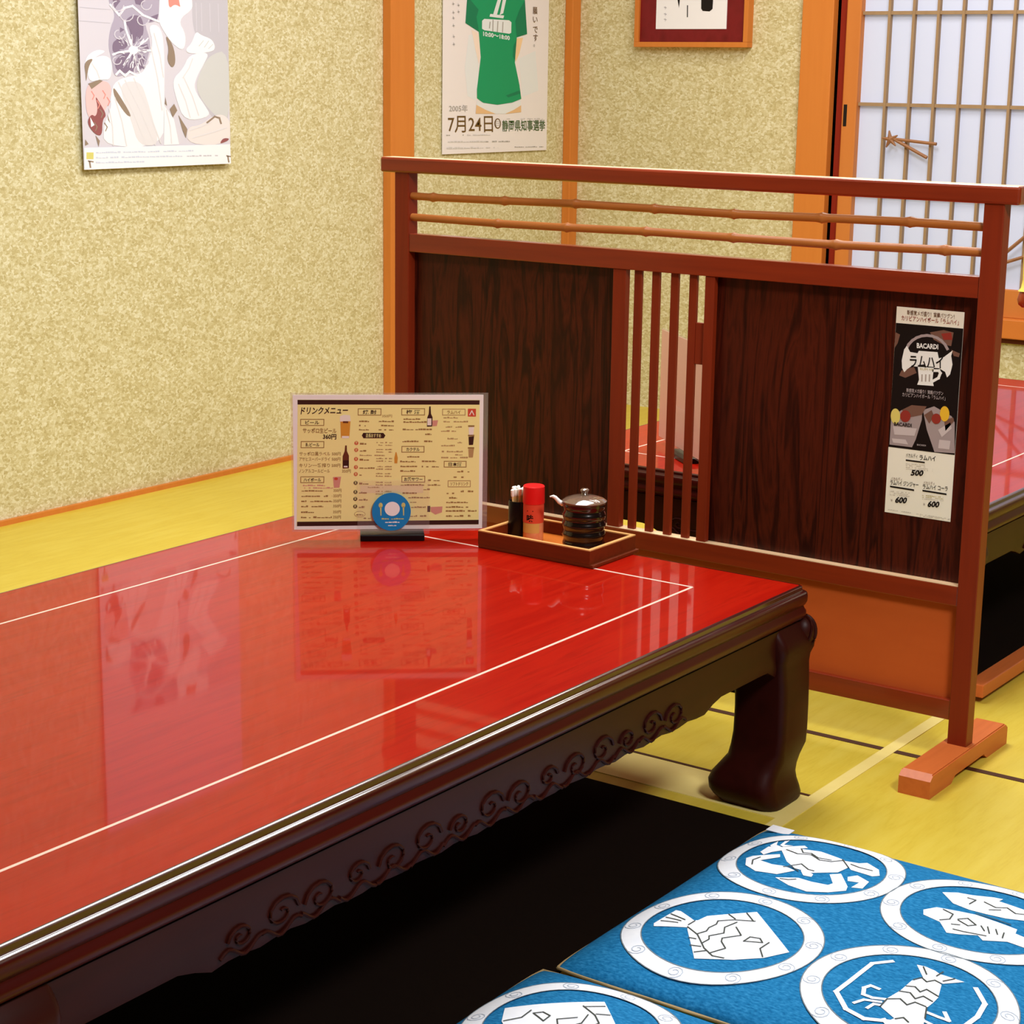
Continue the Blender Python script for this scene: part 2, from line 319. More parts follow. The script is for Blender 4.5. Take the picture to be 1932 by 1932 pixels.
# ------------------------------------------------------------------ low tables
PROF = [(-.002, .3342), (.001, .3340), (.0030, .3325), (.0036, .3274), (.0044, .3266), (.0060, .3263), (.0082, .3257), (.0100, .3248), (.0114, .3230), (.0120, .3195), (.0118, .312), (.009, .3065), (.0065, .304), (.0075, .3005), (.0105, .2965), (.0112, .291), (.009, .286), (.005, .2835), (.001, .2815), (.001, .278)]
def rrect(x0, x1, y0, y1, r, n=5):
    out = []
    for cx, cy, a0 in ((x1 - r, y1 - r, 0), (x0 + r, y1 - r, 90), (x0 + r, y0 + r, 180), (x1 - r, y0 + r, 270)):
        for k in range(n + 1): a = math.radians(a0 + 90 * k / n); out.append((cx + r * math.cos(a), cy + r * math.sin(a)))
    return out
def low_table(loc, label, group=None):
    """local frame: x across (half .444), y along, near end y=0, far end y=1.53"""
    t = empty('low_table', loc, label=label, cat='table', group=group)
    hx, L = .444, 1.53
    b = MB(); b.box(-hx, hx, 0, L, .300, .334)
    b.mi = 1; zi = .3343
    ix, i0, i1, w = .3215, .105, L - .112, .0022
    for q in ((-ix - w, -ix + w, i0, i1), (ix - w, ix + w, i0, i1), (-ix, ix, i0 - w, i0 + w), (-ix, ix, i1 - w, i1 + w)): b.box(*q, .3335, zi)
    b.build('tabletop', [m_red, m_inlay], t, world=False)
    b = MB(); b.loft([[(x, y, z) for x, y in rrect(-hx - d, hx + d, -d, L + d, max(.004, .006 + d))] for d, z in PROF], cap=False)
    for f_ in b.bm.faces:
        if sum(v.co.z for v in f_.verts) / len(f_.verts) < .3222: f_.material_index = 1
    b.build('edge_moulding', [m_edge, m_mould], t, 35, world=False)
    # aprons with carved scrolls along the lower edge
    def apron(length, place):
        b = MB(); n = 60; up = []; dn = []
        for i in range(n + 1):
            s = i / n * length; e = min(s, length - s)
            e2 = e + .075; k = min(1, max(0, (e2 - .235) / .05)); k = k * k * (3 - 2 * k)
            z = .2225 * (1 - k) + (.2095 + .0018 * math.sin(s * 85)) * k
            if e < .03: z -= (.03 - e) ** 2 * 14
            up.append((s, .281)); dn.append((s, z))
        rings = []
        for (s, zt), (s2, zb) in zip(up, dn):
            rings.append([place(s, .004, zt), place(s, .004, zb + .012), place(s, .001, zb), place(s, -.016, zb), place(s, -.016, zt)])
        b.loft(rings)
        # scrolls
        s = .245
        k = 0
        while s < length - .235:
            cz = .232 + .004 * (k % 2); pts = []; rr = []
            for j in range(17):
                a = j / 16 * math.pi * 2.6; rad = (.019 if k % 3 else .014) * (1 - j / 19)
                pts.append(place(s + (rad * math.cos(a)) * (1 if k % 2 else -1) * 1.35, .005, cz + rad * math.sin(a))); rr.append(.0024 * (1 - j / 30))
            b.tube(pts, rr, 6)
            pts = [place(s - .03 + j * .006, .0045, .2185 + .006 * math.sin(j * .8 + k)) for j in range(11)]
            b.tube(pts, .0022, 6)
            s += .060; k += 1
        return b
    LL, WW = L - .085 * 2 + .02, 2 * hx - .085 * 2 + .02
    y0 = .075; x0 = -hx + .075
    for pl, ln in ((lambda s, d, z: (hx + d, y0 + s, z), LL), (lambda s, d, z: (-hx - d, y0 + s, z), LL),
                   (lambda s, d, z: (x0 + s, -d, z), WW), (lambda s, d, z: (x0 + s, L + d, z), WW)):
        apron(ln, pl).build('apron', m_dark, t, 40, world=False)
    # cabriole legs, feet curling inwards
    prof = [(.2815, .004, .083), (.272, .010, .083), (.262, .017, .083), (.250, .021, .082), (.240, .020, .081), (.230, .0165, .079), (.218, .0155, .0755), (.19, .0165, .0715), (.15, .0172, .0705), (.11, .0172, .071), (.09, .0165, .073), (.072, .0135, .079), (.058, .0105, .088), (.046, .0095, .096), (.034, .0112, .100), (.022, .0145, .099), (.012, .0165, .094), (.004, .016, .088), (0, .014, .085)]
    for sx in (1, -1):
        for ey in (0, 1):
            b = MB(); rings = []
            for z, o_, i_ in prof:
                rings.append([(sx * (hx - i_ + u), (L - i_ + v) if ey else (i_ - v), z) for u, v in rrect(0, i_ + o_, 0, i_ + o_, .012 + (.012 if z < .08 else 0), 4)])
            b.loft(rings)
            # carved leaf scroll on the shoulder
            cx, cy = sx * (hx + .012), (L + .012) if ey else -.012
            dx, dy = sx * .7071, .7071 if ey else -.7071
            ec = Vector((sx * (hx + .0035), (L + .0035) if ey else -.0035, .2620)); rg = []
            for k in range(11):
                a = -math.pi / 2 + math.pi * k / 10; rg.append([(ec.x + .0200 * max(math.cos(a), .02) * math.cos(2 * math.pi * q / 20), ec.y + .0200 * max(math.cos(a), .02) * math.sin(2 * math.pi * q / 20), ec.z + .0255 * math.sin(a)) for q in range(20)])
            b.loft(rg)
            for k in range(-2, 3):
                hd = math.atan2(dy, dx) + k * .62
                b.tube([(ec.x + .0205 * math.cos(a) * math.cos(hd + .35 * math.sin(a)), ec.y + .0205 * math.cos(a) * math.sin(hd + .35 * math.sin(a)), ec.z + .026 * math.sin(a)) for a in [math.radians(-75 + 15 * q) for q in range(11)]], .0024, 6)
            b.build('leg', m_dark, t, 50, world=False)
    return t
T1 = low_table((-1.666, .945, 0), 'low red lacquered table with carved dark edge, in front of the partition screen')
T2 = copy_tree(T1); T2.location = (-1.657, 3.075, 0); T2['label'] = 'low red lacquered table behind the partition screen, mostly hidden by it'
b = MB(); b.box(.467, .500, .0, 1.5, .010, .034, .002); b.build('floor_rail', m_foot, T2, world=False)

m_shade = noisy('table_shade_brown', [(14, 8, 5), (20, 12, 8), (12, 7, 4)], scale=(1, 6, 1), nscale=40, rough=.95, spec=.05)  # near-black sheets laid on the floor to paint the under-table shade
tag(single(MB().box(-2.30, -1.176, .70, 2.345, 0, .0022, .0004), 'shade_sheet', m_shade, (-1.75, 1.54, 0)), 'dark brown sheet painting the shade under the near table', 'mat')  # not a real mat, stands in for the under-table shade
tag(single(MB().box(-2.20, -1.215, 3.00, 4.70, 0, .004, .001).box(-2.20, -1.53, 2.86, 3.001, 0, .004, .001), 'shade_sheet', m_shade, (-1.71, 3.85, 0)), 'dark brown sheet painting the shade under the table behind the partition screen', 'mat')  # not a real mat, stands in for the under-table shade
# ------------------------------------------------------------------ partition screen
PY = 2.7467
P = empty('partition_screen', (-1.637, PY + .014, 0), label='wooden partition screen with bamboo poles and dark boards behind the near table', cat='screen')
for xa in (-2.2185, -1.0872):
    MB().box(xa, xa + .032, PY, PY + .028, .034, .893, .0015).build('post', m_scrV, P)
b = MB(); b.box(-2.2500, -1.0310, PY - .004, PY + .034, .890, .9175, .004); b.bm.faces.ensure_lookup_table()
for f_ in b.bm.faces:
    f_.normal_update()
    if f_.normal.z > .95: f_.material_index = 1  # upward face takes the painted lamplight
b.build('top_rail', [m_scrH, m_toplit], P)
MB().box(-2.1865, -1.0872, PY + .002, PY + .026, .7475, .7805, .0012).build('middle_rail', m_scrH, P)
MB().box(-2.1865, -1.0872, PY + .002, PY + .026, .2635, .2950, .0012).build('ledge_rail', m_scrH, P)
MB().box(-2.1865, -1.0872, PY + .0025, PY + .0255, .2950, .2960).build('ledge_top_light', m_toplit, P)['label'] = 'painted lamplight on top of the ledge rail'  # thin pale strip added to paint lamplight along the ledge
MB().box(-2.1865, -1.0872, PY + .002, PY + .026, .0756, .1080, .0012).build('bottom_rail', m_scrH, P)
for z0, z1, nodes in ((.8490, .8545, (-2.1384, -1.9792, -1.8281, -1.6679, -1.5163, -1.3587, -1.209)), (.8090, .8150, (-1.9939, -1.8453, -1.6841, -1.516, -1.3321, -1.1491))):
    xs = sorted({-2.188, -1.086, *[n + d for n in nodes for d in (-.011, -.003, 0, .003, .011)]}); pts = []; rr = []
    for x in xs:
        k = (x + 2.188) / 1.102; e = min(abs(x - n) for n in nodes)
        pts.append((x, PY + .013 + .001 * math.sin(x * 9), z0 + (z1 - z0) * k + .0012 * math.sin(x * 11 + z0 * 40))); rr.append(.0069 + (.0022 if e < .001 else .0012 if e < .004 else 0))
    MB().tube(pts, rr, 14).build('bamboo_pole', m_bamboo, P, 40)
MB().box(-2.1865, -1.7420, PY + .0195, PY + .0235, .296, .7475).build('board', m_panel, P)
MB().box(-1.5560, -1.0872, PY + .0195, PY + .0235, .296, .7475).build('board', m_panel, P)
MB().box(-2.1865, -1.0872, PY + .0130, PY + .0190, .108, .2635).build('lower_board', m_lower, P)
MB().box(-1.7425, -1.7175, PY + .004, PY + .0195, .296, .7475, .001).build('mullion', m_scrV, P)
MB().box(-1.5620, -1.5440, PY + .004, PY + .0165, .296, .7475, .001).build('mullion', m_scrV, P)
for xa in (-1.7030, -1.6678, -1.6310, -1.5950):
    MB().box(xa, xa + .0142, PY + .009, PY + .0170, .296, .7475, .001).build('slat', m_scrV, P)
MB().box(-1.5808, -1.5620, PY + .010, PY + .016, .598, .668, .001).build('spacer_block', m_scrV, P)
for xa in (-2.2280, -1.0985):
    b = MB(); y0, y1 = 2.590, 2.906; x0, x1 = xa, xa + .0515
    pf = [(y0, 0), (y0 + .085, 0), (y0 + .10, .010), (y1 - .10, .010), (y1 - .085, 0), (y1, 0), (y1, .028), (y1 - .012, .0372), (y0 + .012, .0372), (y0, .028)]
    b.loft([[(x0 + .002, y, z) for y, z in pf], [(x0, y, z) for y, z in pf], [(x1, y, z) for y, z in pf], [(x1 - .0, y, z) for y, z in pf]][1:3])
    bmesh.ops.bevel(b.bm, geom=[e for e in b.bm.edges if e.calc_length() > .2], offset=.002, segments=2, affect='EDGES')
    b.build('foot', m_foot, P)

# flyer strip pinned to the right-hand board
K = dict(black=plain('ink_black', (14, 8, 8), .5), white=plain('print_white', (244, 240, 236), .5), cream=plain('flyer_cream', (248, 240, 224), .55),
         ice=plain('ice_grey', (168, 150, 150), .5), ice2=plain('ice_light', (206, 190, 190), .5), lemon=plain('lemon', (226, 206, 110), .5), yel=plain('lemon_yellow', (238, 186, 50), .5),
         redp=plain('print_red', (150, 50, 40), .5), tan=plain('print_tan', (120, 84, 70), .5), grey=plain('print_grey', (176, 160, 150), .5), lgrey=plain('print_pale_grey', (206, 196, 182), .5), olive=plain('print_olive', (196, 184, 130), .5))
f = Print([(265, 122), (808, 165), (683, 1868), (157, 1785)], .1115, .3300, (-1.2255, PY + .0188, .3930), (1, 0, 0), (0, 0, 1), (0, -1, 0))
f.base(K['cream'])
f.poly([(258, 255), (800, 298), (722, 1325), (190, 1258)], K['black'], 1)
f.text('新感覚メガ盛り！実績バツグン！', 348, 185, 32, K['tan'], 2, 380, .085, .01); f.text('カリビアンハイボール「ラムハイ」', 302, 232, 36, K['redp'], 2, 460, .075, .01)
for pts in ([(248, 330), (290, 350), (270, 420), (245, 460)], [(530, 330), (640, 310), (720, 330), (700, 440), (640, 430), (560, 390)], [(300, 640), (400, 610), (420, 660), (330, 700), (280, 680)], [(700, 470), (770, 500), (760, 530), (720, 520)]):
    f.poly(pts, K['tan'], 1.5)
f.poly([(620, 340), (700, 330), (710, 390), (640, 390)], K['redp'], 2)
arc = [(505 + 175 * math.cos(a), 520 + 165 * math.sin(a)) for a in [math.radians(200 + i * 14) for i in range(11)]]; f.stroke(arc, 22, K['ice'], 2)
f.text('BACARDI', 424, 456, 42, K['white'], 3, 172, .06, .03)
f.poly([(302, 560), (322, 470), (345, 440), (370, 490), (430, 500), (440, 480), (590, 490), (600, 540), (640, 530), (680, 500), (712, 475), (700, 520), (710, 590), (690, 670), (665, 695), (650, 650), (600, 620), (440, 610), (380, 605), (345, 630), (322, 655), (305, 620)], K['white'], 2.5)
f.poly([(430, 600), (560, 610), (548, 720), (558, 765), (425, 755), (440, 715)], K['white'], 2.5)
f.stroke([(556, 640), (600, 640), (612, 660), (596, 700), (552, 725)], 22, K['white'], 2.5)
for x in (465, 495, 525): f.stroke([(x, 675), (x - 2, 725)], 10, K['grey'], 3.5)
f.text('ラムハイ', 368, 606, 84, K['black'], 4, 268, .04, .02)
f.text('RUM HI', 450, 636, 20, K['olive'], 4, 100, .05)
f.text('新感覚メガ盛り！実績バツグン', 338, 812, 26, K['ice2'], 2, 295, .09); f.text('カリビアンハイボール「ラムハイ」', 305, 848, 28, K['ice2'], 2, 345, .09)
for q, c in (([(215, 1020), (300, 960), (400, 930), (465, 960), (460, 1040), (410, 1200), (380, 1262), (200, 1240)], 'ice'), ([(470, 960), (560, 930), (700, 1010), (724, 1060), (722, 1310), (560, 1300), (500, 1120)], 'ice'),
             ([(300, 960), (380, 920), (500, 930), (460, 1000), (360, 1020)], 'tan'), ([(220, 1190), (330, 1200), (350, 1240), (230, 1225)], 'ice2'), ([(590, 1120), (690, 1060), (700, 1110), (620, 1180)], 'ice2'), ([(230, 1090), (420, 1110), (400, 1170), (240, 1160)], 'ice2'), ([(600, 1200), (690, 1210), (680, 1280), (590, 1270)], 'ice2'),
             ([(640, 1040), (715, 1020), (720, 1050), (650, 1130)], 'tan'), ([(480, 1000), (540, 960), (560, 1010), (520, 1070)], 'tan')): f.poly(q, K[c], 2 if c == 'ice' else 3)
f.ell(250, 1010, 38, 62, K['lemon'], 4); f.ell(330, 1010, 42, 48, K['redp'], 4.5); f.ell(645, 990, 38, 62, K['yel'], 4); f.ell(578, 1030, 38, 42, K['redp'], 4.5)
f.text('BACARDI', 240, 1085, 30, K['black'], 5, 140, .1, .02); f.text('BACARDI', 422, 1247, 14, K['ice2'], 5, 70, .1)
f.text('バカルディ', 332, 1342, 30, K['black'], 2, 92, .08); f.text('ラムハイ', 440, 1362, 36, K['black'], 2, 130, .08, .02); f.rect(330, 1360, 482, 1372, K['black'], 2, .13)
for i in range(4): f.scrib(330, 485 if i < 2 else 545, 1398 + i * 14, 12, K['lgrey'], 2, .08)
f.text('500', 368, 1488, 46, K['black'], 3, 98, .05, .04, .25)
for x0, y0, name in ((205, 1528, 'ラムハイ ジンジャー'), (465, 1562, 'ラムハイ コーラ')):
    f.text('バカルディ', x0 + 5, y0, 24, K['tan'], 2, 90, .08); f.text(name, x0, y0 + 34, 34, K['black'], 2, 225 if x0 < 300 else 200, .1, .015); f.rect(x0 - 3, y0 + 44, x0 + 190, y0 + 57, K['black'], 2, .16)
    for i in range(3): f.scrib(x0 - 5, x0 + 165, y0 + 92 + i * 14, 12, K['olive'] if x0 > 300 and i < 2 else K['lgrey'], 2, .1)
    f.text('600', x0 + 35, y0 + 180, 48, K['black'], 3, 92, .07, .04, .25); f.text('¥', x0 + 2, y0 + 172, 22, K['grey'], 2)
f.scrib(185, 690, 1768, 12, K['lgrey'], 2, .16); f.scrib(440, 690, 1822, 12, K['lgrey'], 2, .13)
tag(f.build('flyer', None, (-1.17, PY + .0188, .3930)), 'tall narrow black and cream drinks flyer stuck on the partition board beside the right post', 'flyer')

# ------------------------------------------------------------------ menu stand on the near table
def menu_stand(loc, rz, label, printed=True):
    t = empty('menu_stand', loc, rz, label=label, cat='menu stand')
    MB().box(-.0515, .0515, -.016, .030, 0, .0105, .0015).build('base', plain('black_plastic', (8, 8, 9), .35), t, world=False)
    hold = MB().box(-.056, .060, -.0042, -.0024, .009, .098, .0005); hold.build('clear_holder', clear, t, world=False)
    if printed: film_q = (-.1605, .1530, .0130, .2385)
    else: film_q = (-.1605, .1530, .0130, .2385)
    MB().box(film_q[0], film_q[1], .0008, .0016, film_q[2], film_q[3]).build('laminate_film', clear2, t, world=False)
    return t
def glassy(name, col, fac, rough=.08):
    m = bpy.data.materials.new(name); m.use_nodes = True; N = m.node_tree.nodes; L = m.node_tree.links
    out = N['Material Output']; N.remove(N['Principled BSDF'])
    tr = N.new('ShaderNodeBsdfTransparent'); tr.inputs[0].default_value = (*col, 1)
    gl = N.new('ShaderNodeBsdfGlossy'); gl.inputs['Roughness'].default_value = rough
    df = N.new('ShaderNodeBsdfDiffuse'); df.inputs[0].default_value = (.85, .82, .8, 1)
    m1 = N.new('ShaderNodeMixShader'); m1.inputs[0].default_value = .4; L.new(df.outputs[0], m1.inputs[1]); L.new(gl.outputs[0], m1.inputs[2])
    mx = N.new('ShaderNodeMixShader'); mx.inputs[0].default_value = fac; L.new(tr.outputs[0], mx.inputs[1]); L.new(m1.outputs[0], mx.inputs[2]); L.new(mx.outputs[0], out.inputs[0]); return m
clear = glassy('clear_acrylic', (1, 1, 1), .07); clear2 = glassy('laminate', (.96, .93, .93), .16)
dx, dy = .76, .65; rz = math.atan2(dy, dx)
MS = menu_stand((-1.8762, 2.3167, .3343), rz, 'laminated drinks menu with round blue sticker standing on the near table beside the tray')
# printed sheet in local frame: x right, z up, front faces -y
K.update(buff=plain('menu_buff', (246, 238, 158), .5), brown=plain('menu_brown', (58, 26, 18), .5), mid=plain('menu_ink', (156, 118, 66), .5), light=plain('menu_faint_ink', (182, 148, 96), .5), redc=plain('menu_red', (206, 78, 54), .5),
         beer=plain('beer_gold', (214, 150, 52), .5), foam=plain('beer_foam', (240, 232, 218), .5), bottle=plain('bottle_brown', (104, 52, 26), .5), pink=plain('menu_pink', (214, 150, 130), .5), glare=plain('menu_glare', (238, 222, 170), .5))
Q = Print([(135, 130), (1790, 110), (1790, 1265), (175, 1290)], .3025, .2190, (-.1572, 0, .0165), (1, 0, 0), (0, 0, 1), (0, -1, 0), eps=.00014)
Q.base(K['white'])
Q.poly([(180, 170), (1758, 155), (1760, 1232), (195, 1260)], K['buff'], 1)
Q.poly([(178, 172), (1758, 158), (1756, 196), (180, 212)], K['brown'], 2); Q.poly([(198, 1222), (1760, 1192), (1760, 1230), (198, 1260)], K['brown'], 2)
Q.text('ドリンクメニュー', 208, 292, 52, K['brown'], 3, 405, -.02, .025, .12)
def head(s, x0, y0, x1, y1, c='mid', tc='brown', pad=.2):
    Q.frame(x0, y0, x1, y1, 6, K[c], 3, -.01); w = x1 - x0; h = y1 - y0
    Q.text(s, x0 + w * pad, y1 - h * .22, h * .52, K[tc], 3, w * (1 - 2 * pad), -.01, .02)
head('ビール', 210, 340, 410, 393); head('瓶ビール', 218, 532, 414, 585); head('焼 酎', 705, 243, 902, 298); head('梅 酒', 1082, 238, 1280, 293); head('ラムハイ', 1436, 238, 1632, 290, 'light', 'mid'); head('カクテル', 1088, 565, 1280, 615)
head('日本酒', 1456, 690, 1646, 740); head('お茶サワー', 1092, 822, 1290, 874, 'mid', 'brown', .1); head('ハイボール', 222, 836, 420, 886, 'mid', 'brown', .12); head('ソフトドリンク', 1492, 858, 1684, 910, 'light', 'mid', .1)
Q.text('サッポロ生ビール', 230, 455, 36, K['mid'], 3, 290, 0, .02); Q.text('360円', 405, 506, 38, K['brown'], 3, 115, 0, .03)
for s, y in (('サッポロ黒ラベル', 652), ('アサヒスーパードライ', 698), ('キリン一番搾り', 752), ('ノンアルコールビール', 800)):
    Q.text(s, 205, y, 28, K['mid'], 3, 265, -.01, .01); Q.text('500円' if y < 780 else '350円', 485 if y < 780 else 575, y - 4, 26, K['mid'], 3, 75, 0, .01)
for i, y in enumerate((962, 1008, 1052, 1096, 1146, 1190)):
    Q.scrib(230, 420 if i in (0, 3) else (340 if i == 4 else 495), y, 24, K['mid'], 3, -.01, .85); Q.text('350円', 505, y, 24, K['mid'], 3, 68, 0, .01)
Q.scrib(230, 440, 915, 20, K['pink'], 3, -.01, .9); Q.scrib(230, 500, 936, 20, K['pink'], 3, -.01, .9)
for y in (358, 394, 430):
    Q.scrib(715, 800, y, 24, K['mid'], 3, 0, .85); Q.scrib(885, 1015, y - 2, 24, K['mid'], 3, 0, .85)
Q.text('350円', 912, 314, 22, K['mid'], 3, 86)
Q.poly([(740, 474), (752, 452), (925, 450), (944, 472), (930, 496), (755, 498)], K['brown'], 3); Q.text('店長おすすめ', 775, 488, 28, K['buff'], 4, 130, 0, .01)
for i, y in enumerate((540, 600, 678, 748, 808, 884, 962, 1022, 1086)):
    c = 'redc' if i < 5 else 'brown'
    Q.ell(694, y, 17, 17, K[c], 3); Q.text(('芋', '麦', '米', '泡', '栗', '黒', '黒', '黒', '黒')[i], 684, y + 9, 20, K['buff'], 4, 20)
    Q.scrib(725, (780, 780, 805, 855, 745, 805, 795, 800, 775)[i], y + 13, 28, K['mid'], 3, 0, 1)
    if i < 7:
        for k in (0, 1):
            Q.scrib(868 + k * 76, 928 + k * 76, y - 2, 18, K['light'], 3, 0, .9); Q.scrib(868 + k * 76, 928 + k * 76, y + 20, 18, K['light'], 3, 0, .9)
Q.scrib(725, 940, 650, 18, K['light'], 3, 0, .8); Q.scrib(800, 930, 926, 18, K['light'], 3, 0, .8)
Q.ell(735, 1152, 48, 26, K['light'], 3); Q.ell(735, 1152, 44, 22, K['buff'], 4); Q.scrib(705, 765, 1162, 22, K['mid'], 5, 0, 1); Q.scrib(770, 830, 1192, 20, K['mid'], 3)
for x0, x1, y in ((1098, 1250, 334), (1098, 1300, 360), (1092, 1345, 424), (1288, 1342, 464), (1092, 1232, 528), (1280, 1350, 526), (1135, 1240, 660), (1075, 1222, 702), (1262, 1385, 698), (1078, 1222, 744), (1262, 1410, 744), (1078, 1205, 784), (1318, 1422, 862), (1082, 1430, 904), (1280, 1335, 940), (1100, 1222, 974), (1150, 1335, 1012), (1165, 1220, 1050), (1175, 1300, 1094), (1165, 1310, 1170)):
    Q.scrib(x0, x1, y, 24, K['mid'], 3, -.01, .9)
for x0, x1, y in ((1445, 1570, 318), (1445, 1660, 352), (1435, 1520, 398), (1550, 1605, 398), (1425, 1555, 434), (1430, 1570, 500), (1548, 1608, 532), (1428, 1545, 560), (1434, 1615, 612), (1550, 1612, 638), (1430, 1660, 664)): Q.scrib(x0, x1, y, 22, K['light'], 3, -.01, .85)
for x0, x1, y in ((1570, 1675, 784), (1512, 1565, 832), (1605, 1625, 832), (1602, 1710, 955), (1480, 1545, 972), (1478, 1570, 1012), (1478, 1665, 1050), (1475, 1668, 1090), (1475, 1740, 1124), (1478, 1530, 1168), (1550, 1690, 1166)): Q.scrib(x0, x1, y, 26, K['mid'], 3, -.01, .9)
Q.poly([(553, 345), (640, 345), (632, 495), (560, 495)], K['beer'], 3); Q.poly([(548, 310), (580, 296), (635, 300), (642, 352), (548, 356)], K['foam'], 4); Q.rect(568, 480, 630, 500, K['foam'], 4); Q.rect(575, 352, 620, 368, K['bottle'], 5)
Q.poly([(598, 562), (612, 562), (614, 610), (632, 650), (634, 758), (580, 762), (578, 655), (594, 612)], K['bottle'], 3); Q.rect(582, 690, 632, 745, K['brown'], 4); Q.rect(590, 738, 622, 750, K['foam'], 5)
Q.poly([(1320, 216), (1332, 216), (1336, 280), (1350, 310), (1348, 390), (1302, 392), (1304, 312), (1316, 282)], K['brown'], 3); Q.rect(1306, 320, 1340, 380, K['foam'], 4); Q.poly([(1345, 338), (1398, 335), (1388, 385), (1352, 388)], K['pink'], 3)
Q.poly([(1034, 616), (1042, 616), (1054, 665), (1050, 712), (1026, 712), (1024, 668)], K['beer'], 3)
Q.rect(1656, 232, 1726, 300, K['redc'], 3); Q.stroke([(1672, 285), (1690, 250), (1708, 285)], 8, K['foam'], 4)
for y, c in ((430, 'foam'), (512, 'brown'), (620, 'light')): Q.poly([(1664, y - 36), (1712, y - 40), (1704, y + 34), (1668, y + 36)], K[c], 3); Q.rect(1660, y - 54, 1714, y - 40, K['mid'], 3)
Q.poly([(498, 835), (568, 832), (556, 925), (508, 928)], K['pink'], 3); Q.ell(525, 850, 16, 12, K['redc'], 4)
Q.rect(1316, 1076, 1340, 1128, K['brown'], 3); Q.poly([(1342, 1085), (1446, 1080), (1442, 1130), (1386, 1150), (1346, 1125)], K['pink'], 3)
Q.poly([(735, 905), (1275, 900), (1278, 965), (735, 972)], K['glare'], 2)  # glare of the clear holder painted onto the sheet
Q.mb.build('printed_sheet', Q.mats, MS, world=False)
K.update(blue=plain('sticker_blue', (20, 132, 196), .4), gold=plain('sticker_gold', (206, 200, 120), .5))
s_ = Print([(838, 960), (1168, 960), (1168, 1290), (838, 1290)], .0625, .0625, (-.0327, -.0048, .0150), (1, 0, 0), (0, 0, 1), (0, -1, 0), eps=.00014)
n = 64; ring = [(.0312 + .0312 * math.cos(2 * math.pi * i / n), .0312 + .0312 * math.sin(2 * math.pi * i / n)) for i in range(n)]
s_.mats.append(K['blue']); s_.mb.loft([[s_.P(p, 0) for p in ring], [s_.P(p, 2) for p in ring]])
s_.ell(1010, 1100, 64, 62, K['white'], 3, 40)
for sx, x in ((1, 912), (1, 1104)):
    s_.ell(x, 1068, 17, 22, K['gold'], 3); s_.poly([(x - 6, 1080), (x + 8, 1080), (x + 6, 1158), (x - 2, 1158)], K['gold'], 3)
arcp = [(1005 + 128 * math.cos(a), 1112 + 120 * math.sin(a)) for a in [math.radians(150 - i * 12) for i in range(11)]]
s_.scrib(900, 1110, 1192, 20, K['gold'], 3, 0, .9); s_.scrib(950, 1075, 1222, 22, K['white'], 3, 0, 1); s_.scrib(975, 1045, 1250, 18, K['white'], 3, 0, 1)
s_.mb.build('round_sticker', s_.mats, MS, world=False)
# a second stand on the far table, turned away
MS2 = menu_stand((-1.845, 3.187, .3343), math.radians(-41), 'menu stand seen edge-on through the partition slats, on the far table', False)
MB().box(-.1572, .1453, 0, .0006, .0165, .2355).build('printed_sheet', plain('menu_back_pink', (226, 182, 168), .55), MS2, world=False)

# ------------------------------------------------------------------ condiment tray and what stands in it
ZT = .3343
m_tray = noisy('tray_wood', [(84, 28, 9), (114, 44, 15), (78, 25, 8)], scale=(1.2, 14, 14), nscale=5, rough=.45)
m_rim = noisy('tray_rim_wood', [(206, 150, 84), (222, 172, 108)], scale=(3, 3, 3), nscale=6, rough=.4)
TR = empty('condiment_tray', (-1.629, 2.428, ZT), label='rectangular wooden condiment tray at the far end of the near table', cat='tray')
tx0, tx1, ty0, ty1, th = -1.7345, -1.5225, 2.358, 2.490, .0275
MB().box(tx0, tx1 + .006, ty0, ty1 + .002, ZT, ZT + .0055, .001).build('base_board', m_tray, TR)
b = MB(); w = .0065
for q in ((tx0, tx1, ty0, ty0 + w), (tx0, tx1, ty1 - w, ty1), (tx0, tx0 + w, ty0 + w, ty1 - w), (tx1 - w, tx1, ty0 + w, ty1 - w)): b.box(*q, ZT + .0055, ZT + th - .001)
b.build('side_wall', m_tray, TR)
b = MB()
for q in ((tx0, tx1, ty0, ty0 + w), (tx0, tx1, ty1 - w, ty1), (tx0, tx0 + w, ty0 + w, ty1 - w), (tx1 - w, tx1, ty0 + w, ty1 - w)): b.box(*q, ZT + th - .001, ZT + th + .0008)
b.build('rim', m_rim, TR)
MB().box(tx0 + w, tx1 - w, ty0 + w, ty1 - w, ZT + .0055, ZT + .0068).build('tray_floor', noisy('tray_floor_wood', [(200, 104, 30), (214, 122, 42)], scale=(2, 10, 10), nscale=5, rough=.4), TR)
ZI = ZT + .0068
m_blk = plain('black_holder', (9, 7, 7), .35)
hx_, hy_ = -1.7155, 2.4420
b = MB(); b.lathe([(.0150, ZI), (.0165, ZI + .003), (.0165, ZI + .056), (.0158, ZI + .058), (.0142, ZI + .058), (.0140, ZI + .012)], (hx_, hy_), 28)
tag(single(b, 'toothpick_holder', m_blk, (hx_, hy_, ZI), 40), 'small black cup of toothpicks at the left end of the tray', 'holder')
m_pick = plain('toothpick_wood', (232, 196, 130), .6); m_tip = plain('toothpick_white_head', (250, 246, 236), .6)
first = None
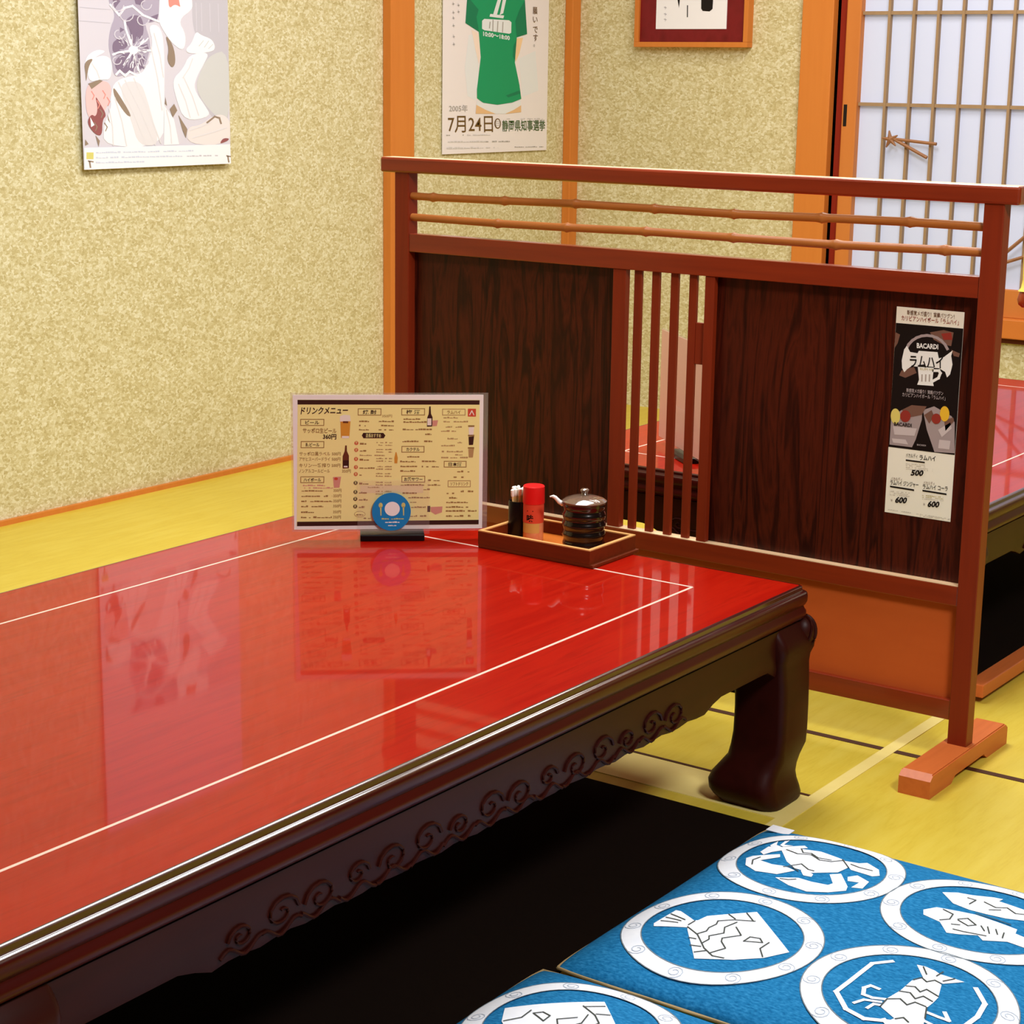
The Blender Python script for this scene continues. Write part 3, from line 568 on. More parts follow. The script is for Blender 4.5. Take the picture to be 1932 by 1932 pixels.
for k in range(16):
    a = k * 2.399; r = .0105 * math.sqrt((k + .5) / 16); px, py = hx_ + r * math.cos(a), hy_ + r * math.sin(a)
    zt = ZI + .0760 + random.uniform(-.002, .004)
    if first is None:
        o = empty('toothpick', (px, py, ZI + .0125), label='pale wooden toothpick with white head bundled in the black cup', cat='toothpick', group='toothpicks in the black cup')
        MB().tube([(px, py, ZI + .0125), (px, py, ZI + .068)], .0016, 8).build('shaft', m_pick, o)
        MB().lathe([(.0018, ZI + .066), (.0028, ZI + .068), (.0028, ZI + .077), (.0014, ZI + .0785)], (px, py), 10).build('head', m_tip, o, 40)
        first = o
    else:
        o = copy_tree(first); o.location = (px, py, ZI + .0125 + random.uniform(-.0008, .002))
    o.rotation_euler = (random.uniform(-.06, .06), random.uniform(-.06, .06), 0)
# red-capped bottle
bx, by = -1.6800, 2.4330
BT = empty('seasoning_bottle', (bx, by, ZI), label='slim spice bottle with red cap standing in the tray beside the black cup', cat='bottle')
MB().lathe([(.0155, ZI), (.0165, ZI + .002), (.0165, ZI + .061), (.0150, ZI + .063)], (bx, by), 32).build('body', noisy('spice_body', [(214, 96, 60), (226, 150, 104), (206, 74, 44)], scale=(1, 1, 1), nscale=60, rough=.2, spec=.5), BT, 40)
MB().lathe([(.0172, ZI + .0605), (.0176, ZI + .062), (.0172, ZI + .0880), (.0160, ZI + .0893)], (bx, by), 32).build('cap', plain('red_cap', (230, 30, 28), .35), BT, 40)
def wrap_label(name, mat, a0, a1, z0, z1, rad, parent, text=None, tmat=None):
    b = MB(); n = 14; b.loft([[(bx + rad * math.cos(a0 + (a1 - a0) * i / n), by + rad * math.sin(a0 + (a1 - a0) * i / n), z) for i in range(n + 1)] for z in (z0, z1)], cap=False, closed=False)
    mats = [mat]
    if text:
        mats.append(tmat)
        for t, am, zc, h in text:
            vs, fs, x0, x1 = text_geo(t, .03); k = h / .75
            vv = [b.bm.verts.new((bx + (rad + .0003) * math.cos(am + ((v.x - (x0 + x1) / 2) * k) / rad), by + (rad + .0003) * math.sin(am + ((v.x - (x0 + x1) / 2) * k) / rad), zc + v.y * k)) for v in vs]
            for f_ in fs:
                try: b.bm.faces.new([vv[i] for i in f_]).material_index = 1
                except ValueError: pass
    return b.build(name, mats, parent, 60)
ac = math.atan2(-.8, .56)
wrap_label('label', plain('spice_label_red', (222, 74, 48), .4), ac - 1.5, ac + 1.5, ZI + .030, ZI + .060, .0167, BT, [('一', ac - .35, ZI + .046, .008), ('味', ac - .35, ZI + .034, .009)], K['black'])
wrap_label('lower_label', plain('spice_label_gold', (214, 160, 84), .4), ac - 1.3, ac + .6, ZI + .014, ZI + .0295, .0167, BT)
# ribbed dark ceramic pot
px, py = -1.5880, 2.4400
SP = empty('condiment_pot', (px, py, ZI), label='dark ribbed ceramic pot with lid at the right end of the tray', cat='pot')
m_cer = noisy('dark_glaze', [(12, 6, 5), (26, 14, 10), (9, 5, 4)], scale=(3, 3, 12), nscale=9, rough=.18, spec=.6, coat=.5)
prof = [(.026, ZI), (.030, ZI + .002)]
for i in range(27):
    z = ZI + .004 + i * .0026; prof.append((.0325 + .0012 * math.sin(i * 1.05) + .0012 * math.sin(i / 26 * math.pi), z))
prof += [(.0335, ZI + .0735), (.0345, ZI + .0745)]
MB().lathe(prof, (px, py), 48).build('body', m_cer, SP, 60)
b = MB(); b.lathe([(.0350, ZI + .0748), (.0352, ZI + .0762), (.030, ZI + .0800), (.020, ZI + .0832), (.010, ZI + .0850), (.0055, ZI + .0860)], (px, py), 48)
lid = b.build('lid', noisy('lid_glaze', [(70, 50, 40), (120, 96, 80), (60, 40, 30)], scale=(1, 1, 1), nscale=40, rough=.12, spec=.9, coat=1), SP, 50)
b = MB(); b.lathe([(.0055, ZI + .0858), (.0045, ZI + .0880), (.0062, ZI + .0910), (.0070, ZI + .0935), (.0050, ZI + .0955), (.001, ZI + .0960)], (px, py), 32); b.build('knob', MATS['lid_glaze'], lid, 50)
b = MB(); q = Vector((-.8143, -.5803, 0)); c0 = Vector((px, py, ZI + .0700))
b.tube([c0 + q * .033, c0 + q * .040 + Vector((0, 0, .004)), c0 + q * .046 + Vector((0, 0, .0105)), c0 + q * .050 + Vector((0, 0, .0125))], [.0042, .0036, .003, .0026], 10)
b.tube([c0 + q * .049 + Vector((0, 0, .0125)), c0 + q * .0545 + Vector((0, 0, .0115))], [.002, .0012], 8)
b.build('spout', plain('white_glaze', (240, 236, 230), .15, .6), SP, 60)['label'] = 'white pouring spout'

# ------------------------------------------------------------------ floor cushions
m_cush = noisy('blue_cotton', [(14, 94, 146), (28, 114, 168), (48, 134, 188)], scale=(1, 2.4, 1), nscale=170, detail=4, rough=.9, spec=.1, bump=.25, bump_dist=.0012, pos=[.3, .5, .7])
m_wcot = noisy('white_print_cotton', [(226, 232, 244), (244, 247, 253)], nscale=60, rough=.9, spec=.1)
m_line = plain('print_outline', (74, 78, 74), .9, .05); m_swirl = plain('print_swirl', (178, 190, 206), .9, .05)
CA = .2725
def ch(u, v):
    k = max(0, (1 - abs(u) ** 5) * (1 - abs(v) ** 5)); return .020 + .031 * k ** .55
def px1(pts): return [(1332 + x / 3.22, 1520 + y / 3.22) for x, y in pts]
def px2(pts): return [(850 + x / 3.22, 1600 + y / 3.22) for x, y in pts]
RC = {'crab': (-.1325, .1330), 'bream': (-.1255, -.1200), 'fish': (.1125, .1120), 'lobster': (.1245, -.1310)}
# motif outlines in metres relative to each roundel centre (digitised from the fabric)
MOT = {'crab': ([[(-0.0562, 0.0237), (-0.0391, 0.0437), (-0.0108, 0.0513), (0.0277, 0.0425), (0.044, 0.021), (0.0403, -0.0032), (0.0132, -0.0258), (-0.0115, -0.0246), (-0.0315, -0.0095)], [(-0.0851, -0.0229), (-0.0807, -0.0125), (-0.0514, 0.0098), (-0.0462, -0.0001), (-0.0635, -0.0236), (-0.0435, -0.0288), (-0.0257, -0.0254), (-0.0078, -0.0318), (-0.0219, -0.0558), (-0.0507, -0.0612), (-0.0728, -0.0478)], [(-0.0187, -0.0665), (0.0066, -0.0505), (0.0263, -0.0518), (0.0481, -0.0481), (0.0509, -0.0395), (0.0347, -0.016), (0.0456, -0.0044), (0.0708, -0.0372), (0.0747, -0.0501), (0.0583, -0.0689), (0.0352, -0.0833), (0.0071, -0.0792)], [(-0.0794, 0.006), (-0.0798, 0.0304), (-0.0628, 0.0363), (-0.0397, 0.0596), (-0.0315, 0.0531), (-0.0534, 0.0279), (-0.065, 0.012), (-0.07, -0.0023)], [(-0.0802, 0.0359), (-0.0793, 0.0582), (-0.073, 0.0414), (-0.0633, 0.0373), (-0.0735, 0.0281)], [(-0.0686, 0.0426), (-0.0712, 0.0622), (-0.0672, 0.069), (-0.0649, 0.0476), (-0.0523, 0.05), (-0.0615, 0.0387)], [(0.028, 0.0393), (0.0483, 0.0446), (0.056, 0.0538), (0.0787, 0.0407), (0.0886, 0.0217), (0.0819, 0.0134), (0.0502, 0.0157)], [(0.0572, -0.0088), (0.0652, 0.0039), (0.0864, -0.0061), (0.0888, -0.0311), (0.0754, -0.0369), (0.0772, -0.0163), (0.0629, -0.0207)], [(-0.0017, -0.0272), (0.0002, -0.0191), (0.0174, -0.0292), (0.0192, -0.0377), (0.0082, -0.0395)]], [], [[(-0.0516, 0.0293), (-0.0322, 0.023), (-0.0151, 0.0305), (0.0025, 0.0198), (0.0172, 0.0243), (0.0289, 0.04)], [(-0.0217, -0.0237), (-0.0107, -0.0072), (0.0049, -0.0188), (0.0134, -0.019)], [(-0.0366, 0.0436), (-0.0278, 0.0313), (-0.0177, 0.0356), (-0.003, 0.0259), (0.0148, 0.0292)], [(0.0259, 0.0411), (0.0445, 0.02)], [(-0.0262, -0.0291), (-0.0167, -0.0239), (-0.0031, -0.0316)], [(-0.0658, -0.0424), (-0.0727, -0.0272), (-0.0687, -0.0138)], [(-0.0111, -0.0672), (-0.0006, -0.0644), (0.0065, -0.0571)], [(0.0419, 0.0329), (0.0554, 0.0297), (0.074, 0.0305)]]), 'bream': ([[(-0.0455, -0.0059), (-0.0407, 0.0223), (-0.039, 0.0312), (0.0063, 0.0771), (0.0362, 0.0504), (0.0651, 0.0245), (0.0908, 0.0012), (0.073, -0.0297), (0.0457, -0.0539), (0.0049, -0.076), (-0.0387, -0.0175)], [(-0.0859, -0.019), (-0.0822, 0.0286), (-0.0748, 0.0282), (-0.046, 0.0113), (-0.0378, 0.0175), (-0.031, -0.0065), (-0.0463, -0.0123), (-0.0811, -0.027)]], [], [[(-0.0229, -0.0204), (-0.0175, -0.0078), (-0.0197, 0.0021), (-0.017, 0.0157), (-0.02, 0.0251), (-0.0056, 0.039), (0.0179, 0.0509)], [(-0.0057, -0.0384), (-0.0038, -0.0257), (-0.0083, -0.0178), (0.0028, -0.0009), (-0.0043, 0.0138), (0.0011, 0.0352)], [(0.0138, -0.0566), (0.0242, -0.0351), (0.0115, -0.0225), (0.0079, -0.0141), (0.023, 0.0058), (0.007, 0.0223)], [(0.033, -0.0063), (0.034, 0.0085), (0.0457, 0.0118), (0.0534, 0.0037), (0.0436, -0.001), (0.033, -0.0063)], [(0.0598, 0.0085), (0.0584, -0.0119), (0.0708, -0.0287)], [(-0.0431, -0.0098), (-0.0218, -0.0224), (0.0025, -0.0487), (0.0202, -0.0599), (0.0344, -0.0573)], [(-0.0811, -0.0094), (-0.0599, -0.0051)], [(-0.081, 0.0025), (-0.059, 0.0014)], [(-0.081, 0.0144), (-0.0562, 0.0065)], [(-0.0451, -0.0044), (-0.044, 0.0099)], [(-0.0186, 0.0498), (-0.0051, 0.0423)], [(-0.0017, 0.0656), (0.0162, 0.0497)], [(-0.0272, -0.035), (-0.0177, -0.0334)], [(-0.0154, -0.0512), (-0.0029, -0.0473)], [(-0.0025, -0.0635), (0.0074, -0.0533)]]), 'fish': ([[(-0.0698, 0.0441), (-0.0536, 0.0564), (-0.0354, 0.0608), (-0.0114, 0.0728), (-0.0002, 0.0751), (-0.0016, 0.0647), (0.0328, 0.0601), (0.0682, 0.0509), (0.0797, 0.0597), (0.0798, 0.0362), (0.07, 0.0287), (0.0451, 0.0275), (0.0252, 0.0183), (0.0008, 0.0147), (-0.0205, 0.0136), (-0.0449, 0.0194)], [(-0.0671, -0.0218), (-0.0567, -0.0048), (-0.0286, 0.0014), (-0.0082, 0.0048), (0.0188, 0.0017), (0.048, -0.0025), (0.0507, -0.0149), (0.0752, -0.019), (0.0913, -0.0125), (0.0945, -0.0379), (0.0721, -0.0438), (0.051, -0.0429), (0.0261, -0.059), (0.016, -0.0497), (-0.0027, -0.061), (-0.0175, -0.0665), (-0.0361, -0.0429), (-0.0612, -0.0354)]], [], [[(-0.0366, 0.0474), (-0.0252, 0.0467), (-0.0272, 0.0298)], [(-0.0149, 0.0484), (0.0034, 0.0408), (0.0151, 0.0497), (0.0298, 0.0397), (0.0423, 0.0462)], [(-0.0005, 0.0288), (0.0112, 0.0376)], [(-0.0471, -0.0066), (-0.0314, -0.0127), (-0.0291, -0.0288), (-0.038, -0.0385)], [(-0.0208, -0.0225), (-0.0119, -0.0128), (0.0036, -0.0245), (-0.0036, -0.0329), (-0.0199, -0.0248)], [(0.0095, -0.023), (0.0181, -0.0338)], [(0.0169, -0.0203), (0.0256, -0.0367)], [(0.0277, -0.0208), (0.0345, -0.0328)], [(0.0393, -0.0235), (0.0428, -0.0379)], [(-0.0218, -0.0409), (-0.0127, -0.0369)], [(-0.0092, 0.0071), (0.0171, 0.0062), (0.0372, 0.0038)], [(-0.0147, -0.0529), (-0.0022, -0.052), (0.0249, -0.0458)]]), 'lobster': ([[(-0.0232, 0.0738), (-0.0137, 0.0757), (-0.0001, 0.0728), (0.008, 0.0684), (0.0385, 0.0683), (0.0207, 0.0482), (0.0124, 0.0486), (-0.0033, 0.047)], [(-0.0115, 0.0331), (-0.0033, 0.047), (0.0119, 0.0497), (0.0203, 0.0443), (0.0294, 0.0136), (0.0296, -0.001), (0.0284, -0.0165), (0.0363, -0.0393), (0.0347, -0.0579), (0.0097, -0.0593), (-0.015, -0.0444), (-0.0172, -0.0265), (-0.012, 0.0023)], [(0.0336, -0.0554), (0.0363, -0.0393), (0.0487, -0.081), (0.0374, -0.1076), (0.0226, -0.1006), (0.0039, -0.0683), (0.0096, -0.0546)]], [([(-0.0502, 0.064), (-0.0666, 0.0447), (-0.0688, -0.0128), (-0.0711, -0.0423), (-0.0455, -0.0698), (-0.02, -0.0769), (0.0054, -0.0672)], 0.006), ([(0.0548, 0.0627), (0.0762, 0.0366), (0.0806, 0.0037), (0.0769, -0.0298), (0.0661, -0.0679)], 0.006), ([(-0.0335, -0.0089), (-0.0445, -0.0071), (-0.0485, -0.0162), (-0.0427, -0.0308), (-0.0309, -0.0319), (-0.0172, -0.0265)], 0.005), ([(-0.0432, -0.0534), (-0.0368, -0.0412), (-0.0192, -0.0353)], 0.0045), ([(-0.0261, -0.0552), (-0.0235, -0.0435), (-0.0144, -0.0414)], 0.0045), ([(0.0323, -0.0256), (0.0466, -0.0268), (0.0592, -0.0267), (0.0487, -0.0132)], 0.005), ([(0.0364, -0.0439), (0.0535, -0.0475), (0.0645, -0.0415)], 0.0045), ([(-0.0006, -0.067), (0.0117, -0.0766), (0.0168, -0.105)], 0.006)], [[(-0.0103, 0.035), (-0.0048, 0.0459), (0.004, 0.0397), (0.01, 0.0493), (0.0195, 0.0462)], [(-0.0109, 0.0157), (-0.0017, 0.0202), (0.0079, 0.0123), (0.0115, 0.0225), (0.0286, 0.0155)], [(-0.0119, -0.0002), (-0.0004, 0.0035), (0.0099, -0.006), (0.015, 0.0052), (0.0281, 0.0003)], [(-0.0157, -0.0253), (-0.0037, -0.0163), (0.0081, -0.0245), (0.0131, -0.0134), (0.0268, -0.0152)], [(-0.0144, 0.0725), (-0.0036, 0.0571)], [(0.0094, 0.0747), (0.0074, 0.0602)], [(0.0268, 0.0672), (0.0185, 0.0532)], [(-0.015, -0.0444), (-0.0157, -0.0253)], [(0.0363, -0.0393), (0.0284, -0.0165)], [(0.0097, -0.0593), (0.0163, -0.0519), (0.0247, -0.0574)]])}
def cushion(loc, label, layout):
    t = empty('floor_cushion', loc, label=label, cat='cushion')
    n = 56; b = MB(); bm = b.bm
    def co(i, j): 
        u, v = -1 + 2 * i / n, -1 + 2 * j / n
        u = math.copysign(1 - (1 - abs(u)) ** 1.5, u); v = math.copysign(1 - (1 - abs(v)) ** 1.5, v)
        return u, v
    def xy(u, v):
        e = .018 * (abs(u * v) ** 10)
        return (CA * u * (1 - .018 * (1 - v * v)) * (1 - e), CA * v * (1 - .018 * (1 - u * u)) * (1 - e))
    top = [[bm.verts.new((*xy(*co(i, j)), ch(*co(i, j)))) for j in range(n + 1)] for i in range(n + 1)]
    bot = [[None if (0 < i < n and 0 < j < n) else top[i][j] for j in range(n + 1)] for i in range(n + 1)]
    for i in range(1, n):
        for j in range(1, n):
            u, v = co(i, j); k = max(0, (1 - abs(u) ** 5) * (1 - abs(v) ** 5)); bot[i][j] = bm.verts.new((*xy(u, v), max(.0, .020 - .022 * k ** .5)))
    for i in range(n):
        for j in range(n):
            bm.faces.new((top[i][j], top[i + 1][j], top[i + 1][j + 1], top[i][j + 1])); bm.faces.new((bot[i][j], bot[i][j + 1], bot[i + 1][j + 1], bot[i + 1][j]))
    def drape(polys, mi, lift):
        tb = bmesh.new()
        for p in polys:
            vs = [tb.verts.new((x, y, 0)) for x, y in p]
            for tri in tessellate_polygon([[Vector((x, y, 0)) for x, y in p]]):
                try: tb.faces.new([vs[i] for i in tri])
                except ValueError: pass
        for _ in range(5):
            ed = [e for e in tb.edges if e.calc_length() > .014]
            if not ed: break
            bmesh.ops.subdivide_edges(tb, edges=ed, cuts=1, use_grid_fill=True)
            bmesh.ops.triangulate(tb, faces=[f_ for f_ in tb.faces if len(f_.verts) > 3])
        for v in tb.verts: v.co.z = ch(min(1, max(-1, v.co.x / CA)), min(1, max(-1, v.co.y / CA))) + lift
        b.mi = mi; b.absorb(tb); b.mi = 0
    def strk(pts, w):
        out = []
        for (x0, y0), (x1, y1) in zip(pts, pts[1:]):
            d = math.hypot(x1 - x0, y1 - y0) or 1e-6; a, c = (x1 - x0) / d, (y1 - y0) / d; e = w * .4
            out.append([(x0 - a * e - c * w / 2, y0 - c * e + a * w / 2), (x0 - a * e + c * w / 2, y0 - c * e - a * w / 2), (x1 + a * e + c * w / 2, y1 + c * e - a * w / 2), (x1 + a * e - c * w / 2, y1 + c * e + a * w / 2)])
        return out
    Ro, Ri = .1235, .0990
    for kind, (cx, cy), flip in layout:
        N_ = 72; rp = []
        for i in range(N_):
            a0, a1 = 2 * math.pi * i / N_, 2 * math.pi * (i + 1) / N_
            rp.append([(cx + Ri * math.cos(a0), cy + Ri * math.sin(a0)), (cx + Ro * math.cos(a0), cy + Ro * math.sin(a0)), (cx + Ro * math.cos(a1), cy + Ro * math.sin(a1)), (cx + Ri * math.cos(a1), cy + Ri * math.sin(a1))])
        drape(rp, 1, .0006)
        ol = []
        for rad in (Ro, Ri): ol += strk([(cx + rad * math.cos(2 * math.pi * i / 60), cy + rad * math.sin(2 * math.pi * i / 60)) for i in range(61)], .0013)
        drape(ol, 4, .0010)
        sw = []
        for k in range(10):
            a = 2 * math.pi * k / 10 + .3 + cx * 5; sx, sy = cx + .111 * math.cos(a), cy + .111 * math.sin(a)
            sw += strk([(sx + (.0115 - j * .0005) * math.cos(j * .62 + a), sy + (.0115 - j * .0005) * math.sin(j * .62 + a)) for j in range(18)], .0010)
        drape(sw, 3, .0011)
        rot = (lambda x, y: (x, y)) if not flip else (lambda x, y: (-x, y))
        fills, wst, lines = MOT[kind]
        T = lambda pts: [(cx + rot(x, y)[0], cy + rot(x, y)[1]) for x, y in pts]
        drape([T(p) for p in fills], 1, .0006)
        st_ = []
        for p, w in wst: st_ += strk(T(p), w)
        if st_: drape(st_, 1, .0008)
        ln = []
        for p in lines: ln += strk(T(p), .0018)
        drape(ln, 2, .0014)
    cov = b.build('cover', [m_cush, m_wcot, m_line, m_swirl, plain('ring_outline', (120, 132, 140), .9, .05)], t, 60, world=False)
    b = MB(); pts = []
    for q in range(4):
        for k in range(24):
            s = -1 + 2 * k / 24; u, v = [(s, -1), (1, s), (-s, 1), (-1, -s)][q]; x, y = xy(u, v); pts.append((x, y, .020))
    pts.append(pts[0]); b.tube(pts, .0022, 6, cap=False); b.build('piping', plain('tan_piping', (176, 150, 104), .8), t, 60, world=False)
    return t
lay = [(k, RC[k], False) for k in RC]
C1 = cushion((-.8965, 2.0210, 0), 'blue floor cushion with white crab and fish roundels, nearer the partition screen', lay)
b = MB(); b.box(-.2545, -.2205, .2360, .2580, .0345, .0358, .0005)
bmesh.ops.translate(b.bm, verts=list(b.bm.verts), vec=(0, 0, 0)); g = b.build('care_tag', plain('tag_white', (236, 238, 246), .7), [c for c in C1.children if c.name.startswith('cover')][0], world=False)
g.rotation_euler = (0, 0, 0)
C2 = cushion((-.9060, 1.4690, 0), 'blue floor cushion at the bottom edge, in front of the crab cushion', [('bream', (-.1325, .1250), True), ('lobster', (.1180, .1250), True), ('fish', (-.1325, -.1250), False), ('crab', (.1180, -.1250), True)])

# ------------------------------------------------------------------ things on the walls
K.update(lil=plain('poster_lilac', (214, 211, 224), .5), lil2=plain('poster_lilac_dark', (196, 194, 206), .5), plum=plain('poster_plum', (132, 116, 142), .5), plum2=plain('poster_plum_light', (178, 170, 192), .5), snow=plain('poster_snow', (242, 242, 250), .5), mist=plain('poster_mist', (224, 222, 228), .5),
         umber=plain('poster_umber', (150, 132, 116), .5), rose=plain('poster_rose', (236, 196, 198), .5), wine=plain('poster_wine', (148, 88, 90), .5), coral=plain('poster_coral', (232, 150, 140), .5), fog=plain('poster_fog', (206, 208, 210), .5), blush=plain('poster_blush', (232, 224, 226), .5), txb=plain('poster_faint_blue', (206, 212, 232), .5), ytab=plain('poster_yellow', (214, 208, 120), .5))
p = Print([(268, 0), (1652, 0), (1685, 1478), (345, 1550)], .506, .403, (XW + .014, 3.1795, .8290), (0, 1, 0), (0, 0, 1), (1, 0, 0), eps=.00025)
p.ext = .06; p.soft = True; p.mats.append(K['lil']); q = [(0, 0), (.506, 0), (.506, .72), (0, .72)]
p.mb.loft([[p.O + p.U * u + p.V * v - p.N * .0008 for u, v in q], [p.O + p.U * u + p.V * v for u, v in q]])
p.poly([(1310, 0), (1652, 0), (1680, 1250), (1500, 1050), (1330, 800), (1480, 450), (1330, 300)], K['lil2'], 1)
p.poly([(1480, 480), (1665, 420), (1680, 1100), (1520, 1040), (1340, 800), (1400, 620)], K['fog'], 1.5)
for y in (95, 218): p.stroke([(285, y), (560, y + 8)], 5, K['lil2'], 1.5)
for x in (1350, 1400, 1480, 1560): p.stroke([(x, 0), (x + 8, 260)], 5, K['lil'], 1.8)
p.poly([(535, 0), (1010, 0), (1000, 180), (920, 210), (870, 200), (930, 380), (920, 480), (870, 650), (700, 690), (600, 720), (580, 560), (545, 440), (560, 280), (610, 150), (560, 60)], K['plum2'], 2)
for q in ([(560, 0), (650, 20), (600, 90)], [(690, 200), (760, 140), (850, 150), (870, 300), (830, 370), (760, 420), (740, 280)], [(650, 260), (690, 280), (650, 310)], [(600, 380), (700, 340), (730, 430), (650, 480), (590, 500), (580, 430)], [(600, 560), (700, 490), (770, 490), (810, 640), (720, 680), (620, 660)], [(830, 420), (900, 400), (915, 450), (850, 445)], [(810, 500), (880, 520), (860, 620), (830, 640)], [(760, 0), (880, 0), (850, 50), (790, 40)], [(930, 150), (1000, 120), (990, 170), (920, 200)]): p.poly(q, K['plum'], 3)
for q in ([(770, 465), (700, 270), (690, 200)], [(770, 465), (640, 490), (590, 510)], [(770, 465), (930, 460)], [(770, 465), (820, 640)], [(780, 450), (870, 380)], [(770, 465), (690, 600)], [(560, 60), (640, 150), (690, 80), (760, 60), (860, 140), (1000, 190)], [(620, 690), (650, 655), (700, 700), (740, 660), (800, 690)]): p.stroke(q, 20, K['snow'], 4)
p.ell(772, 462, 45, 38, K['snow'], 4.5)
rs = random.Random(3)
for k in range(70):
    a = rs.uniform(0, 6.283); r0 = rs.uniform(45, 150); r1 = r0 + rs.uniform(30, 90)
    q = [(770 + r0 * math.cos(a) * .75, 470 + r0 * math.sin(a)), (770 + (r0 + r1) / 2 * math.cos(a + .12) * .75, 470 + (r0 + r1) / 2 * math.sin(a + .12)), (770 + r1 * math.cos(a + .1) * .75, 470 + r1 * math.sin(a + .1))]
    p.stroke(q, rs.uniform(4, 11), K[rs.choice(('snow', 'plum2', 'lil', 'plum'))], 4.1 + k * .01)
for x, y, r in ((620, 60, 60), (700, 140, 70), (640, 320, 55), (880, 40, 55), (850, 180, 60), (620, 560, 45), (860, 560, 50)):
    p.stroke([(x + r * math.cos(a) * (1 - a / 12), y + r * math.sin(a) * (1 - a / 12)) for a in [i * .5 for i in range(10)]], 9, K['lil'], 4.6)
for x0, y0, x1, y1 in ((640, 760, 900, 1320), (700, 740, 980, 1320), (780, 720, 1030, 1300), (560, 1000, 600, 1330), (610, 900, 720, 1330), (930, 420, 1040, 1000), (960, 300, 1050, 700), (1190, 760, 1300, 1060), (1240, 700, 1380, 1040), (1320, 520, 1230, 700), (1080, 1000, 1130, 1300), (400, 600, 470, 730), (1300, 1180, 1500, 1100), (1320, 1250, 1640, 1150)):
    p.stroke([(x0, y0), ((x0 + x1) / 2 + 12, (y0 + y1) / 2), (x1, y1)], 9, K['mist'], 4.2)
for x0, y0 in ((400, 850), (450, 930), (500, 840), (480, 1010), (540, 900), (430, 1130), (520, 1130)):
    p.stroke([(x0, y0), (x0 + 24, y0 + 36), (x0 + 10, y0 + 70)], 8, K['coral'] if y0 < 950 else K['umber'], 4.3)
p.poly([(1010, 0), (1310, 0), (1320, 60), (1180, 170), (1260, 300), (1240, 460), (1130, 390), (1050, 280), (1000, 190)], K['snow'], 3)
p.poly([(1085, 0), (1180, 0), (1212, 52), (1150, 20), (1102, 66)], K['coral'], 4)
p.poly([(900, 220), (1030, 230), (1060, 500), (1060, 1000), (1050, 1330), (520, 1345), (510, 1150), (580, 1000), (570, 880), (610, 740), (830, 680), (880, 640), (960, 400)], K['snow'], 2.6)
p.poly([(840, 740), (900, 900), (960, 1100), (1020, 1320), (830, 1330), (760, 1100), (680, 900), (660, 760)], K['mist'], 3.4)
p.poly([(1060, 960), (1150, 1080), (1200, 1310), (1060, 1320)], K['snow'], 2.6)
p.poly([(1290, 480), (1480, 450), (1430, 560), (1360, 680), (1330, 800), (1440, 950), (1500, 1050), (1250, 1100), (1170, 900), (1130, 720), (1230, 620)], K['snow'], 3)
p.poly([(1310, 380), (1350, 260), (1400, 300), (1500, 330), (1535, 400), (1510, 450), (1290, 480), (1250, 440)], K['snow'], 3.2)
for q in ([(1380, 400), (1420, 350)], [(1430, 410), (1470, 350)], [(1470, 420), (1510, 380)]): p.stroke(q, 6, K['fog'], 4)
p.poly([(365, 600), (430, 540), (520, 520), (580, 560), (575, 740), (480, 740), (370, 770)], K['snow'], 3); p.poly([(330, 560), (430, 470), (540, 480), (420, 545), (372, 620), (352, 780)], K['snow'], 2.5); p.poly([(330, 585), (420, 545), (368, 630), (352, 780), (345, 700)], K['umber'], 3.5)
p.poly([(340, 790), (480, 745), (570, 770), (580, 900), (480, 1100), (360, 1100)], K['rose'], 3); p.poly([(370, 780), (470, 742), (500, 752), (400, 830)], K['umber'], 4)
p.poly([(430, 880), (480, 960), (540, 1060), (500, 1100), (500, 1250), (430, 1230), (360, 1130), (400, 1050), (440, 1080), (460, 1000)], K['wine'], 4); p.poly([(390, 1080), (430, 1150), (400, 1170)], K['snow'], 5)
for q in ([(590, 800), (640, 860), (770, 1070), (720, 1060), (640, 950), (600, 880)], [(1070, 880), (1085, 960), (1065, 940)], [(1110, 990), (1150, 940), (1180, 1000), (1140, 1065)], [(1190, 1040), (1275, 1170), (1262, 1252), (1230, 1180)], [(1060, 300), (1140, 400), (1165, 560), (1130, 620), (1080, 540), (1100, 440)], [(545, 1050), (570, 1130), (550, 1100)], [(350, 1280), (380, 1320), (350, 1335)], [(440, 1240), (480, 1290), (470, 1345)]): p.poly(q, K['umber'], 4)
p.poly([(1270, 1150), (1400, 1130), (1500, 1050), (1600, 1020), (1680, 1080), (1690, 1300), (1280, 1315)], K['blush'], 2.4)
p.stroke([(1460, 1105), (1530, 1048), (1575, 1060), (1590, 1108)], 16, K['umber'], 4); p.poly([(1580, 1290), (1610, 1245), (1668, 1245), (1660, 1265), (1600, 1292)], K['wine'], 4)
p.soft = False; p.poly([(340, 1355), (1676, 1300), (1686, 1480), (345, 1552)], K['snow'], 5)
p.rect(362, 1395, 424, 1455, K['ytab'], 6)
for y, x1 in ((1402, 1330), (1448, 1230), (1492, 900)): p.scrib(445, x1, y, 26, K['txb'], 6, -.035, .85)
p.scrib(1270, 1560, 1420, 26, K['lil2'], 6, -.035, .8)
for x, y in ((390, 1490), (1655, 1425)): p.stroke([(x - 10, y - 18), (x + 30, y - 12)], 12, K['umber'], 6); p.stroke([(x, y - 10), (x + 8, y + 36)], 14, K['umber'], 6)
tag(p.build('poster', None, (XW + .014, 3.43, .8290)), 'pale poster of a figure in white and plum cloth, hung on the left wall', 'poster')

